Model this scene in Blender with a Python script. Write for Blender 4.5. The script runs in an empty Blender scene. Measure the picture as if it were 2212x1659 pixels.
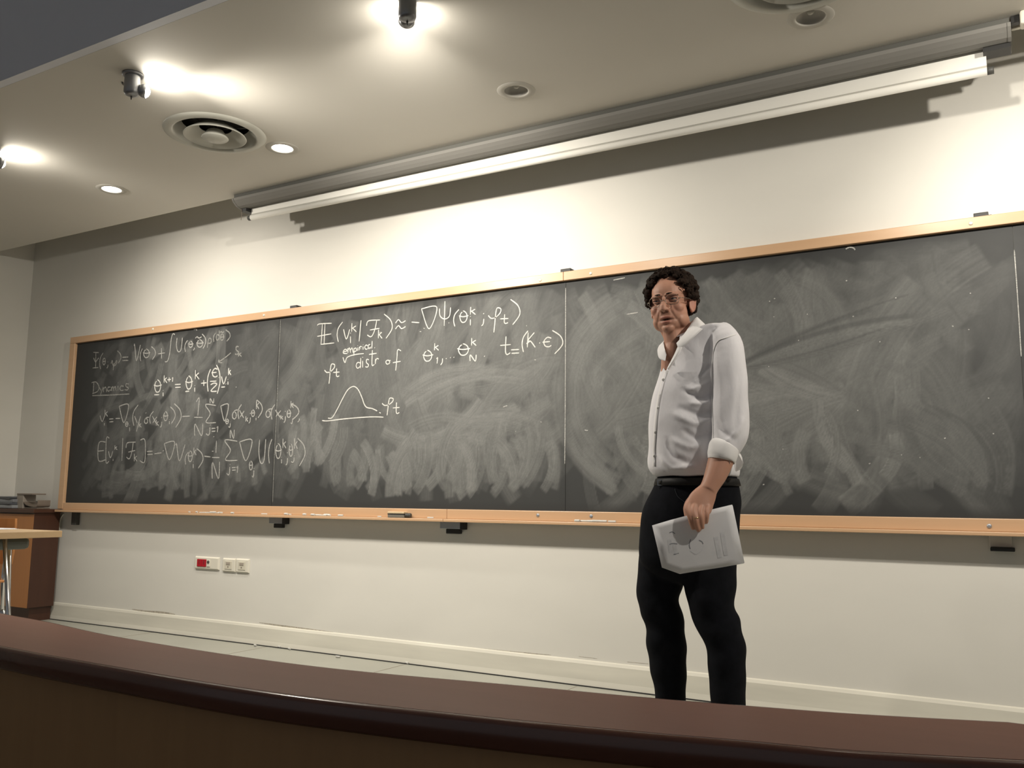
import bpy, bmesh, math, random
import numpy as np
from mathutils import Vector, Matrix
random.seed(7); rng = np.random.default_rng(11)

# ------------------------------------------------------------------ camera
W, H = 2212, 1659
FPX = 1900.13
CAM = np.array([6.151327, -4.052749, 0.906699])
YAW, PITCH, ROLL = -0.5235228, 0.1306633, 0.0102020
_f = np.array([math.sin(YAW)*math.cos(PITCH), math.cos(YAW)*math.cos(PITCH), math.sin(PITCH)])
_r = np.array([math.cos(YAW), -math.sin(YAW), 0.0]); _u = np.cross(_r, _f)
CR = math.cos(ROLL)*_r + math.sin(ROLL)*_u
CU = -math.sin(ROLL)*_r + math.cos(ROLL)*_u
CF = _f
scene = bpy.context.scene
cam_d = bpy.data.cameras.new('camera'); cam = bpy.data.objects.new('camera', cam_d)
scene.collection.objects.link(cam)
cam_d.sensor_fit = 'HORIZONTAL'; cam_d.sensor_width = 36.0; cam_d.lens = FPX/W*36.0; cam_d.clip_start = 0.05
M = Matrix.Identity(4)
for i in range(3):
    M[i][0], M[i][1], M[i][2], M[i][3] = CR[i], CU[i], -CF[i], CAM[i]
cam.matrix_world = M
scene.camera = cam

# ------------------------------------------------------------------ world, exposure
vs = scene.view_settings
vs.view_transform = 'Standard'; vs.look = 'None'; vs.gamma = 1.0; vs.exposure = -0.07; vs.use_curve_mapping = False
world = bpy.data.worlds.new('dim_hall'); scene.world = world; world.use_nodes = True
bg = world.node_tree.nodes['Background']
bg.inputs['Color'].default_value = (0.94, 0.97, 1.0, 1); bg.inputs['Strength'].default_value = 0.17

# energies of the room's lamps
E_BEAM = 165.0; E_LENS = 330.0; E_DOWN = 50.0
WARM = (1.0, 0.925, 0.81); NEUT = (1.0, 0.95, 0.86)

# ------------------------------------------------------------------ pixel -> place helpers
def ray(u, v): return CF + CR*(u-W/2)/FPX - CU*(v-H/2)/FPX
def at(u, v, ax, val):
    d = ray(u, v); k = 'xyz'.index(ax)
    return CAM + d*(val-CAM[k])/d[k]
def at_y(u, v, y): return at(u, v, 'y', y)
def at_z(u, v, z): return at(u, v, 'z', z)
def at_x(u, v, x): return at(u, v, 'x', x)

# ------------------------------------------------------------------ object helpers
COL = scene.collection
def link(o, parent=None):
    COL.objects.link(o)
    if parent is not None: o.parent = parent
    return o
def mesh_obj(name, verts, faces, mat=None, parent=None, smooth=False):
    me = bpy.data.meshes.new(name)
    me.from_pydata([tuple(map(float, v)) for v in verts], [], faces); me.update()
    if mat: me.materials.append(mat)
    if smooth:
        for p in me.polygons: p.use_smooth = True
    return link(bpy.data.objects.new(name, me), parent)
def bm_obj(name, bm, mat=None, parent=None, smooth=False):
    me = bpy.data.meshes.new(name); bm.to_mesh(me); bm.free()
    if mat: me.materials.append(mat)
    if smooth:
        for p in me.polygons: p.use_smooth = True
    return link(bpy.data.objects.new(name, me), parent)
def tag(o, label=None, cat=None, group=None, kind=None):
    if label: o['label'] = label
    if cat: o['category'] = cat
    if group: o['group'] = group
    if kind: o['kind'] = kind
    return o
def thing(name, label, cat, group=None, loc=(0, 0, 0)):
    o = bpy.data.objects.new(name, None); COL.objects.link(o); o.empty_display_size = 0.05
    o.location = loc
    return tag(o, label, cat, group)
def box_bm(bm, x0, x1, y0, y1, z0, z1, bev=0.0):
    vs_ = [bm.verts.new(c) for c in ((x0,y0,z0),(x1,y0,z0),(x1,y1,z0),(x0,y1,z0),(x0,y0,z1),(x1,y0,z1),(x1,y1,z1),(x0,y1,z1))]
    fs = [bm.faces.new([vs_[i] for i in q]) for q in ((3,2,1,0),(4,5,6,7),(0,1,5,4),(1,2,6,5),(2,3,7,6),(3,0,4,7))]
    if bev > 0:
        es = list({e for f in fs for e in f.edges})
        bmesh.ops.bevel(bm, geom=es, offset=bev, segments=2, profile=0.5, affect='EDGES')
def box(name, x0, x1, y0, y1, z0, z1, mat, parent=None, bev=0.0):
    bm = bmesh.new(); box_bm(bm, min(x0,x1), max(x0,x1), min(y0,y1), max(y0,y1), min(z0,z1), max(z0,z1), bev)
    return bm_obj(name, bm, mat, parent)
def lathe(name, prof, mat, parent=None, n=40, origin=(0,0,0), axis=None, smooth=True, close=False):
    """prof: list of (r, h) ; revolved around axis (default +z)"""
    vs_, fs = [], []
    a = Vector(axis if axis is not None else (0,0,1)).normalized()
    q = Vector((0,0,1)).rotation_difference(a)
    for (r, h) in prof:
        for k in range(n):
            t = 2*math.pi*k/n
            p = q @ Vector((r*math.cos(t), r*math.sin(t), h))
            vs_.append((p.x+origin[0], p.y+origin[1], p.z+origin[2]))
    m = len(prof)
    for i in range(m-1):
        for k in range(n):
            fs.append((i*n+k, i*n+(k+1)%n, (i+1)*n+(k+1)%n, (i+1)*n+k))
    if close:
        fs.append(tuple(range(n))[::-1]); fs.append(tuple(range((m-1)*n, m*n)))
    return mesh_obj(name, vs_, fs, mat, parent, smooth)
def catmull(pts, sub=6, closed=False):
    P = [np.array(p, float) for p in pts]; n = len(P)
    if n < 3: return P
    out = []
    for i in range(n if closed else n-1):
        if closed: a, b, c, d = P[(i-1) % n], P[i], P[(i+1) % n], P[(i+2) % n]
        else: a, b, c, d = P[max(i-1, 0)], P[i], P[i+1], P[min(i+2, n-1)]
        for s in range(sub):
            t = s/sub
            out.append(0.5*((2*b)+(-a+c)*t+(2*a-5*b+4*c-d)*t*t+(-a+3*b-3*c+d)*t**3))
    if not closed: out.append(P[-1])
    return out
def tube_geo(pts, rad, n=8, ref=None):
    """closed tube; rad scalar or list; returns verts, faces"""
    P = [np.array(p, float) for p in pts]; m = len(P)
    R = [rad]*m if np.isscalar(rad) else list(rad)
    vs_, fs = [], []
    prev = None
    for i in range(m):
        t = P[min(i+1, m-1)]-P[max(i-1, 0)]; t /= (np.linalg.norm(t)+1e-12)
        if prev is None:
            g = np.array([0,0,1.]) if abs(t[2]) < .9 else np.array([1.,0,0])
            a = np.cross(t, g)
        else: a = prev - t*(prev@t)
        a /= np.linalg.norm(a)+1e-12; prev = a; b = np.cross(t, a)
        for k in range(n):
            th = 2*math.pi*k/n
            vs_.append(P[i]+R[i]*(math.cos(th)*a+math.sin(th)*b))
    for i in range(m-1):
        for k in range(n):
            fs.append((i*n+k, i*n+(k+1)%n, (i+1)*n+(k+1)%n, (i+1)*n+k))
    fs.append(tuple(range(n))[::-1]); fs.append(tuple(range((m-1)*n, m*n)))
    return vs_, fs
def tube(name, pts, rad, mat, parent=None, n=8, smooth=True):
    v, f = tube_geo(pts, rad, n); return mesh_obj(name, v, f, mat, parent, smooth)
class Geo:
    def __init__(s): s.v = []; s.f = []
    def add(s, v, f):
        o = len(s.v); s.v += [tuple(map(float, q)) for q in v]; s.f += [tuple(i+o for i in q) for q in f]
    def obj(s, name, mat, parent=None, smooth=False): return mesh_obj(name, s.v, s.f, mat, parent, smooth)
def extrude_x(name, prof, x0, x1, mat, parent=None, smooth=False, caps=True):
    """prof: closed polygon of (y,z) extruded along x"""
    n = len(prof)
    vs_ = [(x0, y, z) for y, z in prof]+[(x1, y, z) for y, z in prof]
    fs = [(i, (i+1) % n, n+(i+1) % n, n+i) for i in range(n)]
    if caps: fs += [tuple(range(n))[::-1], tuple(range(n, 2*n))]
    o = mesh_obj(name, vs_, fs, mat, parent, False)
    bm = bmesh.new(); bm.from_mesh(o.data); bmesh.ops.recalc_face_normals(bm, faces=bm.faces[:]); bm.to_mesh(o.data); bm.free()
    return o
def fixn(o):
    bm = bmesh.new(); bm.from_mesh(o.data); bmesh.ops.recalc_face_normals(bm, faces=bm.faces[:]); bm.to_mesh(o.data); bm.free(); return o
def remesh(v, f, voxel, smooth_it=4, smooth_f=0.5):
    me = bpy.data.meshes.new('tmp'); me.from_pydata([tuple(map(float, q)) for q in v], [], f); me.update()
    o = bpy.data.objects.new('tmp', me); COL.objects.link(o)
    fixn(o)
    m = o.modifiers.new('r', 'REMESH'); m.mode = 'VOXEL'; m.voxel_size = voxel
    if smooth_it:
        s = o.modifiers.new('s', 'SMOOTH'); s.factor = smooth_f; s.iterations = smooth_it
    dg = bpy.context.evaluated_depsgraph_get(); dg.update()
    ev = o.evaluated_get(dg); out = bpy.data.meshes.new_from_object(ev)
    bpy.data.objects.remove(o, do_unlink=True); bpy.data.meshes.remove(me)
    return out
def me_co(me):
    a = np.empty(len(me.vertices)*3); me.vertices.foreach_get('co', a); return a.reshape(-1, 3)
def me_no(me):
    a = np.empty(len(me.vertices)*3); me.vertices.foreach_get('normal', a); return a.reshape(-1, 3)
def me_set(me, co):
    me.vertices.foreach_set('co', np.ascontiguousarray(co).ravel()); me.update()
def link_mesh(name, me, mat, parent=None, smooth=True):
    me.name = name; me.materials.clear(); me.materials.append(mat)
    me.polygons.foreach_set('use_smooth', [smooth]*len(me.polygons))
    return link(bpy.data.objects.new(name, me), parent)

# ------------------------------------------------------------------ materials
def mat(name, col, rough=0.6, metal=0.0, spec=0.5, noise=None, bump=None, emit=None, coat=0.0, sheen=0.0, sss=0.0):
    m = bpy.data.materials.new(name); m.use_nodes = True
    nt = m.node_tree; b = nt.nodes['Principled BSDF']
    b.inputs['Roughness'].default_value = rough; b.inputs['Metallic'].default_value = metal
    b.inputs['Specular IOR Level'].default_value = spec
    b.inputs['Base Color'].default_value = (*col, 1)
    if coat: b.inputs['Coat Weight'].default_value = coat; b.inputs['Coat Roughness'].default_value = 0.2
    if sheen: b.inputs['Sheen Weight'].default_value = sheen
    if sss:
        b.inputs['Subsurface Weight'].default_value = sss; b.inputs['Subsurface Radius'].default_value = (0.01, 0.004, 0.002); b.inputs['Subsurface Scale'].default_value = 0.5
    tc = nt.nodes.new('ShaderNodeTexCoord')
    if noise:   # (scale xyz, amount, detail)
        sc, amt, det = noise
        mp = nt.nodes.new('ShaderNodeMapping'); mp.inputs['Scale'].default_value = sc if not np.isscalar(sc) else (sc, sc, sc)
        nz = nt.nodes.new('ShaderNodeTexNoise'); nz.inputs['Scale'].default_value = 1.0; nz.inputs['Detail'].default_value = det
        nt.links.new(tc.outputs['Object'], mp.inputs['Vector']); nt.links.new(mp.outputs[0], nz.inputs['Vector'])
        mx = nt.nodes.new('ShaderNodeMix'); mx.data_type = 'RGBA'
        mx.inputs['A'].default_value = (*[c*(1-amt) for c in col], 1); mx.inputs['B'].default_value = (*[min(c*(1+amt), 1) for c in col], 1)
        cr = nt.nodes.new('ShaderNodeMapRange'); cr.inputs['From Min'].default_value = .3; cr.inputs['From Max'].default_value = .7
        nt.links.new(nz.outputs['Fac'], cr.inputs['Value']); nt.links.new(cr.outputs[0], mx.inputs['Factor'])
        nt.links.new(mx.outputs['Result'], b.inputs['Base Color'])
    if bump:    # (scale, strength, distance)
        nz2 = nt.nodes.new('ShaderNodeTexNoise'); nz2.inputs['Detail'].default_value = 3
        mp2 = nt.nodes.new('ShaderNodeMapping'); mp2.inputs['Scale'].default_value = bump[0] if not np.isscalar(bump[0]) else (bump[0],)*3
        nz2.inputs['Scale'].default_value = 1.0
        nt.links.new(tc.outputs['Object'], mp2.inputs['Vector']); nt.links.new(mp2.outputs[0], nz2.inputs['Vector'])
        bp = nt.nodes.new('ShaderNodeBump'); bp.inputs['Strength'].default_value = bump[1]; bp.inputs['Distance'].default_value = bump[2]
        nt.links.new(nz2.outputs['Fac'], bp.inputs['Height']); nt.links.new(bp.outputs[0], b.inputs['Normal'])
    if emit:
        b.inputs['Emission Color'].default_value = (*emit[0], 1); b.inputs['Emission Strength'].default_value = emit[1]
    return m
def wood(name, c1, c2, scale=(1.2, 30, 30), rough=0.4, coat=0.0):
    m = mat(name, c1, rough, coat=coat); nt = m.node_tree; b = nt.nodes['Principled BSDF']
    tc = nt.nodes.new('ShaderNodeTexCoord'); mp = nt.nodes.new('ShaderNodeMapping'); mp.inputs['Scale'].default_value = scale
    nz = nt.nodes.new('ShaderNodeTexNoise'); nz.inputs['Scale'].default_value = 1.5; nz.inputs['Detail'].default_value = 6; nz.inputs['Distortion'].default_value = 0.6
    mx = nt.nodes.new('ShaderNodeMix'); mx.data_type = 'RGBA'; mx.inputs['A'].default_value = (*c1, 1); mx.inputs['B'].default_value = (*c2, 1)
    nt.links.new(tc.outputs['Object'], mp.inputs['Vector']); nt.links.new(mp.outputs[0], nz.inputs['Vector'])
    nt.links.new(nz.outputs['Fac'], mx.inputs['Factor']); nt.links.new(mx.outputs['Result'], b.inputs['Base Color'])
    return m
def attr_mat(name, attr, c0, c1, rough=0.8, spec=0.3, c_scale=1.0):
    m = mat(name, c0, rough, spec=spec); nt = m.node_tree; b = nt.nodes['Principled BSDF']
    at_ = nt.nodes.new('ShaderNodeAttribute'); at_.attribute_name = attr
    mx = nt.nodes.new('ShaderNodeMix'); mx.data_type = 'RGBA'; mx.inputs['A'].default_value = (*c0, 1); mx.inputs['B'].default_value = (*c1, 1)
    nt.links.new(at_.outputs['Fac'], mx.inputs['Factor']); nt.links.new(mx.outputs['Result'], b.inputs['Base Color'])
    return m

M_WALL = mat('painted_plaster', (0.70, 0.685, 0.635), 0.7, noise=((0.9, 0.9, 2.2), 0.035, 4), bump=(120, 0.05, 0.002))
M_CEIL = mat('ceiling_paint', (0.66, 0.64, 0.585), 0.75, noise=(1.1, 0.02, 3))
M_FASC = mat('bulkhead_paint', (0.76, 0.78, 0.84), 0.8, noise=(1.0, 0.03, 3))
M_BASE = mat('skirting_paint', (0.68, 0.66, 0.58), 0.45, noise=((1.5, 8, 14), 0.08, 5))
M_FLOOR = mat('pale_floor', (0.36, 0.36, 0.315), 0.35, noise=(3.0, 0.05, 5))
M_GAP = mat('dark_gap', (0.02, 0.02, 0.02), 0.9)
M_HALL = mat('hall_floor', (0.12, 0.10, 0.08), 0.6, noise=(2.0, 0.1, 3))
M_FRAME = wood('frame_wood', (0.53, 0.335, 0.195), (0.60, 0.395, 0.24), (1.0, 25, 25), 0.33)
M_METAL = mat('grey_metal', (0.38, 0.41, 0.45), 0.4, 0.6)
M_BLACK = mat('black_plastic', (0.012, 0.012, 0.012), 0.5)
M_DKGREY = mat('dark_grey_plastic', (0.06, 0.06, 0.055), 0.5)
M_CASE = mat('screen_case_paint', (0.215, 0.21, 0.195), 0.7, spec=0.2, noise=((1, 40, 40), 0.02, 2))
M_HEM = mat('hem_strip_grey', (0.42, 0.41, 0.37), 0.8)
M_RAIL = mat('rail_shade_grey', (0.115, 0.115, 0.105), 0.7, spec=0.2)  # shade along the top of the screen case, put into a darker grey
M_FABRIC = mat('screen_fabric', (0.78, 0.77, 0.72), 0.8)
M_WHITEP = mat('white_plastic', (0.72, 0.69, 0.60), 0.35)
M_IVORY = mat('ivory_plastic', (0.62, 0.59, 0.49), 0.35)
M_RED = mat('red_plastic', (0.42, 0.008, 0.02), 0.3)
M_HOLE = mat('socket_hole', (0.05, 0.03, 0.03), 0.5)
M_WASH = mat('washer', (0.75, 0.70, 0.58), 0.35, 0.3)
M_CHALK = mat('chalk', (0.56, 0.555, 0.525), 0.95, noise=(260, 0.18, 2))
M_CHALK2 = mat('chalk_rubbed', (0.34, 0.338, 0.32), 0.95, noise=(200, 0.35, 2))
M_CHALK3 = mat('chalk_faint', (0.23, 0.23, 0.215), 0.95, noise=(160, 0.5, 2))
M_CHROME = mat('chrome', (0.75, 0.75, 0.75), 0.15, 1.0)
M_VENT = mat('vent_metal', (0.50, 0.50, 0.45), 0.4, 0.0)
M_DARKIN = mat('duct_inside', (0.02, 0.018, 0.015), 0.8)
M_REFL = mat('lamp_reflector', (0.40, 0.39, 0.36), 0.4, 0.1)
M_RIM = mat('lamp_rim', (0.50, 0.485, 0.44), 0.7)
M_LAMPBODY = mat('spotlight_body', (0.30, 0.31, 0.33), 0.35, 0.7)
M_LENS = mat('lamp_lens', (0.9, 0.9, 0.9), 0.3, emit=(WARM, E_LENS))
M_DLENS = mat('downlight_lens', (0.9, 0.9, 0.9), 0.3, emit=((1.0, 0.95, 0.85), 22.0))
M_COUNTER = wood('counter_top_wood', (0.185, 0.080, 0.055), (0.225, 0.102, 0.072), (2.0, 18, 18), 0.42, coat=0.1)
M_EDGE = wood('counter_edge_wood', (0.085, 0.030, 0.019), (0.125, 0.045, 0.026), (3.0, 20, 20), 0.22, coat=0.5)
M_PANEL = wood('counter_panel_wood', (0.36, 0.20, 0.085), (0.45, 0.26, 0.115), (10, 10, 1.2), 0.5)
M_CABO = wood('cabinet_orange_wood', (0.42, 0.17, 0.05), (0.50, 0.215, 0.07), (14, 14, 1.2), 0.4)
M_CABD = wood('cabinet_dark_wood', (0.050, 0.020, 0.012), (0.075, 0.030, 0.016), (14, 14, 1.5), 0.4)
M_PINE = wood('pale_table_wood', (0.50, 0.34, 0.185), (0.58, 0.41, 0.235), (1.5, 20, 20), 0.4)
M_TRAYG = mat('grey_green_plastic', (0.12, 0.13, 0.11), 0.5)
M_TAUPE = mat('taupe_plastic', (0.22, 0.18, 0.145), 0.5)
M_TAUPE2 = mat('taupe_light', (0.36, 0.32, 0.27), 0.5)
M_MAG = [mat('magazine_'+str(i), c, 0.35) for i, c in enumerate([(0.05, 0.05, 0.055), (0.18, 0.19, 0.20), (0.34, 0.36, 0.38), (0.10, 0.11, 0.13), (0.25, 0.26, 0.28)])]
M_PAPER = mat('paper', (0.74, 0.74, 0.76), 0.75, noise=(14, 0.03, 3))
M_PRINTG = mat('print_show_through', (0.67, 0.675, 0.70), 0.8, noise=(60, 0.08, 3))
M_INK = mat('ink', (0.24, 0.25, 0.28), 0.7)
M_SHIRT = mat('white_shirt_cotton', (0.74, 0.73, 0.76), 0.85, sheen=0.15, bump=((26, 26, 11), 0.28, 0.010))
M_COLLAR = mat('white_collar_cotton', (0.80, 0.79, 0.79), 0.85, sheen=0.1, bump=(40, 0.1, 0.004))
M_TROUS = mat('black_denim', (0.0065, 0.0072, 0.010), 0.95, spec=0.15, noise=(30, 0.2, 4), bump=(35, 0.25, 0.006))
M_BELT = mat('black_leather', (0.010, 0.0095, 0.009), 0.6, spec=0.3, bump=(140, 0.2, 0.001))
M_BUTTON = mat('shirt_button', (0.60, 0.60, 0.58), 0.3)
M_HAIR = mat('dark_brown_hair', (0.017, 0.0095, 0.006), 0.8, spec=0.15, noise=((90, 90, 90), 0.6, 4), bump=((150, 150, 150), 0.9, 0.004))
M_GOLD = mat('gold', (0.8, 0.6, 0.3), 0.25, 1.0)
M_EYEW = mat('eye_white', (0.24, 0.21, 0.19), 0.3)
M_IRIS = mat('iris', (0.02, 0.012, 0.008), 0.2)
M_MOUTH = mat('mouth_inside', (0.015, 0.004, 0.004), 0.6)

# ------------------------------------------------------------------ lamps that matter for the light (the lamp bodies are built further down)
WALLY = 0.04; ZC = 2.77; XL = -0.72; XR = 9.4; YSTEP = -0.31; YEDGE = -1.94

# ------------------------------------------------------------------ room shell
def S(o): o['kind'] = 'structure'; return o
S(box('floor', XL, XR, -2.02, WALLY, -0.10, 0.0, M_FLOOR))
S(box('floor_hall', XL, XR, -7.0, -2.02, -0.37, -0.27, M_HALL))
S(box('stage_front', XL, XR, -2.03, -2.02, -0.27, -0.10, M_PANEL)); bpy.data.objects['stage_front'].name = 'trim_2'
S(box('wall_back', XL-0.1, XR, WALLY, WALLY+0.12, -0.1, 3.3, M_WALL))
S(box('wall_left', XL-0.12, XL, -7.0, WALLY, -0.37, 3.3, M_WALL))
S(box('wall_right', XR, XR+0.12, -7.0, WALLY+0.12, -0.37, 3.3, M_WALL))
ceil = S(box('ceiling', XL+0.10, XR-0.3, YEDGE+0.041, YSTEP, ZC, ZC+0.12, M_CEIL))
S(box('ceiling_margin', XL, XR, YEDGE+0.05, WALLY, ZC+0.26, ZC+0.36, M_CEIL))
S(box('trim_1', XL, XR, YEDGE, YEDGE+0.04, ZC, 3.5, M_FASC))
S(box('ceiling_hall', XL, XR, -7.0, YEDGE, 3.5, 3.6, M_FASC))
# skirting with a small rounded top, and the dark joint under it
bb = extrude_x('baseboard_back', [(WALLY, 0.004), (WALLY-0.026, 0.004), (WALLY-0.020, 0.03), (WALLY-0.016, 0.105), (WALLY-0.010, 0.118), (WALLY, 0.122)], XL, XR, M_BASE); S(bb)
jt = box('floor_joint', XL, XR, WALLY-0.034, WALLY-0.02, -0.002, 0.0045, M_GAP, bpy.data.objects['floor'])
for k, x in enumerate((1.05, 2.10, 3.15, 4.20, 5.25, 6.30, 7.35)):
    box('tile_joint', x-0.0015, x+0.0015, -2.0, 0.0, -0.002, 0.0012, M_TAUPE2, bpy.data.objects['floor'])

M_SCUFF = mat('scuff', (0.42, 0.385, 0.32), 0.8, noise=(90, 0.3, 3))
def scuff(pts, w):
    C = [at_y(u, v, WALLY-0.0004) for u, v in catmull(pts, 5)]; V = []
    for k, q in enumerate(C):
        h = w*(0.25+0.75*math.sin(math.pi*k/(len(C)-1)))
        V += [(q[0], q[1], q[2]-h/2), (q[0], q[1], q[2]+h/2)]
    mesh_obj('scuff_mark', V, [(2*i, 2*i+2, 2*i+3, 2*i+1) for i in range(len(C)-1)], M_SCUFF, bpy.data.objects['wall_back'])
scuff([(285, 1316), (318, 1321), (350, 1323), (378, 1327)], 0.014); scuff([(560, 1345), (640, 1356), (720, 1366)], 0.010); scuff([(940, 1392), (1060, 1404), (1190, 1415)], 0.007); scuff([(1250, 1418), (1290, 1423)], 0.008); scuff([(1355, 1430), (1400, 1434)], 0.008)

# ------------------------------------------------------------------ blackboard
BZ0, BZ1 = 0.85, 2.05
X0, SEAM, BW = 0.0, [2.0878, 4.1331, 6.1784], 8.23
board = thing('blackboard', 'long wall blackboard of four slate panels in pale wooden frame covered in chalk formulas', 'blackboard', loc=(4.1, 0.03, 0))
BP = board
def bpart(o):
    o.parent = board; o.matrix_parent_inverse = Matrix.Translation(-Vector(board.location)); return o
# chalk dust field: wiped arcs laid over one another
G_ = 0.006
nx, nz = int((6.42-X0)/G_)+1, int((BZ1-BZ0)/G_)+1
gx = X0+np.arange(nx)*G_; gz = BZ0+np.arange(nz)*(BZ1-BZ0)/(nz-1)
dust = np.full((nz, nx), 0.03)
def smooth_noise(n, k):
    a = rng.random(n+2*k); w = np.hanning(k+2)[1:-1]; w /= w.sum()
    return np.convolve(a, w, 'same')[k:k+n]
def swipe(cx, cz, R, a0, a1, w, val, alpha, edge=0.28):
    """arc of radius R around (cx,cz) from angle a0 to a1 (radians), width w"""
    th = np.linspace(a0, a1, 24); xs = cx+R*np.cos(th); zs = cz+R*np.sin(th)
    i0, i1 = np.searchsorted(gx, [xs.min()-w, xs.max()+w]); j0, j1 = np.searchsorted(gz, [zs.min()-w, zs.max()+w])
    if i1-i0 < 2 or j1-j0 < 2: return
    X, Z = np.meshgrid(gx[i0:i1]-cx, gz[j0:j1]-cz)
    rr = np.hypot(X, Z); s = (rr-R)/w+0.5
    an = np.arctan2(Z, X); lo, hi = min(a0, a1), max(a0, a1); mid = (lo+hi)/2
    an = mid+((an-mid+math.pi) % (2*math.pi)-math.pi)
    t = (an-lo)/(hi-lo)
    m = np.clip(s/edge, 0, 1)*np.clip((1-s)/edge, 0, 1)
    arc = abs(hi-lo)*R
    m *= np.clip(t*arc/0.012, 0, 1)*np.clip((1-t)*arc/0.012, 0, 1)
    prof = 0.55+0.9*smooth_noise(64, 5); prof2 = 0.8+0.4*smooth_noise(64, 9)
    st = prof[np.clip((s*63).astype(int), 0, 63)]*prof2[np.clip((t*63).astype(int), 0, 63)]
    st = st*(1+0.5*np.clip(1-np.abs(s-0.06)/0.06, 0, 1))
    m = m*alpha
    dust[j0:j1, i0:i1] = dust[j0:j1, i0:i1]*(1-m)+m*np.clip(val*st, 0, 1)
def line(x0, z0, x1, z1, w, val, alpha, bend=1.0, edge=0.28):
    """a swipe between two points, bowed"""
    d = math.hypot(x1-x0, z1-z0); R = max(d*bend*(0.8+rng.random()), 0.12+d*0.5)
    mx_, mz_ = (x0+x1)/2, (z0+z1)/2; h = math.sqrt(max(R*R-d*d/4, 0)); s = 1 if rng.random() < .5 else -1
    nx_, nz_ = -(z1-z0)/d*s, (x1-x0)/d*s
    cx, cz = mx_+nx_*h, mz_+nz_*h
    a0 = math.atan2(z0-cz, x0-cx); a1 = math.atan2(z1-cz, x1-cx)
    if a1-a0 > math.pi: a1 -= 2*math.pi
    if a0-a1 > math.pi: a1 += 2*math.pi
    swipe(cx, cz, R, a0, a1, w, val, alpha, edge)
U = rng.uniform
for k in range(150):
    x = U(0.5, 6.0); z = U(1.15, 1.9); a = U(0.5, 2.4); L = U(0.4, 0.9)
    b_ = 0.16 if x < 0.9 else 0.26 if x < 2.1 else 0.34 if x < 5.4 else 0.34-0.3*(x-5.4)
    line(x-L/2*math.cos(a), max(z-L/2*math.sin(a), 1.0), x+L/2*math.cos(a), min(z+L/2*math.sin(a), 1.98), U(0.13, 0.24), b_*U(.7, 1.15), U(0.25, 0.5), edge=0.45)
# panel 1: darker, loose wiping
for k in range(150):
    x = U(0.20, 2.0); z = U(0.98, 1.98); L = U(0.15, 0.5); a = U(0.2, 1.9)
    v = (0.36*math.exp(-((x-1.05)/0.62)**2)+0.12)*U(0.5, 1.25)*(1.0 if z > 1.0 else 0.7)
    line(x-L/2*math.cos(a), z-L/2*math.sin(a), x+L/2*math.cos(a), z+L/2*math.sin(a), U(0.04, 0.11), v, U(0.2, 0.6), edge=U(0.05, .35))
for k in range(26):
    x = U(0.9, 2.0); z = U(0.93, 1.08); line(x, z+U(0.1, 0.25), x+U(-.08, .08), z, U(0.05, 0.09), U(0.22, 0.42), U(0.5, .8))
for k in range(8):
    x = U(0.1, 0.9); z = U(0.92, 1.0); line(x, z, x+U(.15, .35), z+U(-.02, .06), U(0.03, 0.07), U(0.15, 0.28), 0.6)
for (x, z) in ((1.03, 1.60), (1.95, 1.16), (2.02, 1.25)):   # wiped clean spots
    line(x-.05, z-.05, x+.06, z+.06, 0.05, 0.02, 0.9)
# panel 2: heavy grey wiping with a scalloped lower edge
for k in range(190):
    x = U(2.22, 4.05); z = U(1.12, 1.98); L = U(0.2, 0.6); a = U(0.9, 2.0)
    v = (0.36 if x > 3.0 else 0.27)*U(0.55, 1.25)
    line(x-L/2*math.cos(a), z-L/2*math.sin(a), x+L/2*math.cos(a), z+L/2*math.sin(a), U(0.05, 0.13), v, U(0.2, 0.6), edge=U(0.05, .35))
for k in range(24):
    x = U(3.2, 4.0); z = U(1.2, 1.6); L = U(0.35, 0.7)
    line(x-L/2, z-U(0, .1), x+L/2, z+U(0, .12), U(0.05, 0.11), U(0.34, 0.52), U(.35, .65), bend=0.9)
for k in range(70):
    x = U(2.2, 4.1); lo = 0.985+U(-.045, .05)-(0.05 if x > 2.6 else -0.10)+(0.03 if x > 3.7 else 0)
    line(x+U(-.12, .12), lo+U(0.2, 0.36), x, lo+U(0,.03), U(0.045, 0.08), U(0.36, 0.50), U(0.4, 0.75), bend=0.7, edge=U(.05, .2))
# panel 3: swirls, darker to the right
for k in range(240):
    x = U(4.25, 6.12); z = U(1.05, 1.95); L = U(0.2, 0.75); a = U(0.3, 2.6)
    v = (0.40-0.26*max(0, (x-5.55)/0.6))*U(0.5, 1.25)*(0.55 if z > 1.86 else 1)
    line(x-L/2*math.cos(a), min(z-L/2*math.sin(a), 1.97), x+L/2*math.cos(a), min(z+L/2*math.sin(a), 1.97), U(0.05, 0.14), v, U(0.18, 0.55), edge=U(0.05, .35))
for k in range(16):   # long radiating swipes
    a = U(2.3, 3.4)+0.35; L = U(.35, .8); line(5.5, 1.38+U(-.05, .05), 5.5+L*math.cos(a), 1.38+L*math.sin(a), U(.05, .1), U(.3, .5), .6, bend=1.5)
for k in range(7): line(5.0, 1.52, 5.0+U(.6, .95), 1.62+U(0, .2), U(.012, .05), U(.12, .5), .6, bend=2.5)
for k in range(58):
    x = U(4.3, 6.15); lo = 0.985+U(-.05, .06)
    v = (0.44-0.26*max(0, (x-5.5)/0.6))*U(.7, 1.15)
    line(x+U(-.30, .06), lo+U(0.14, 0.36), x, lo, U(0.035, 0.075), v, U(0.4, 0.75), bend=0.8, edge=U(.05, .2))
for k in range(5):
    swipe(4.62, 1.45, 0.42+0.03*k, 2.0+U(-.1, .1), 4.2+U(-.2, .2), 0.07, 0.42, 0.5)
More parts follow.
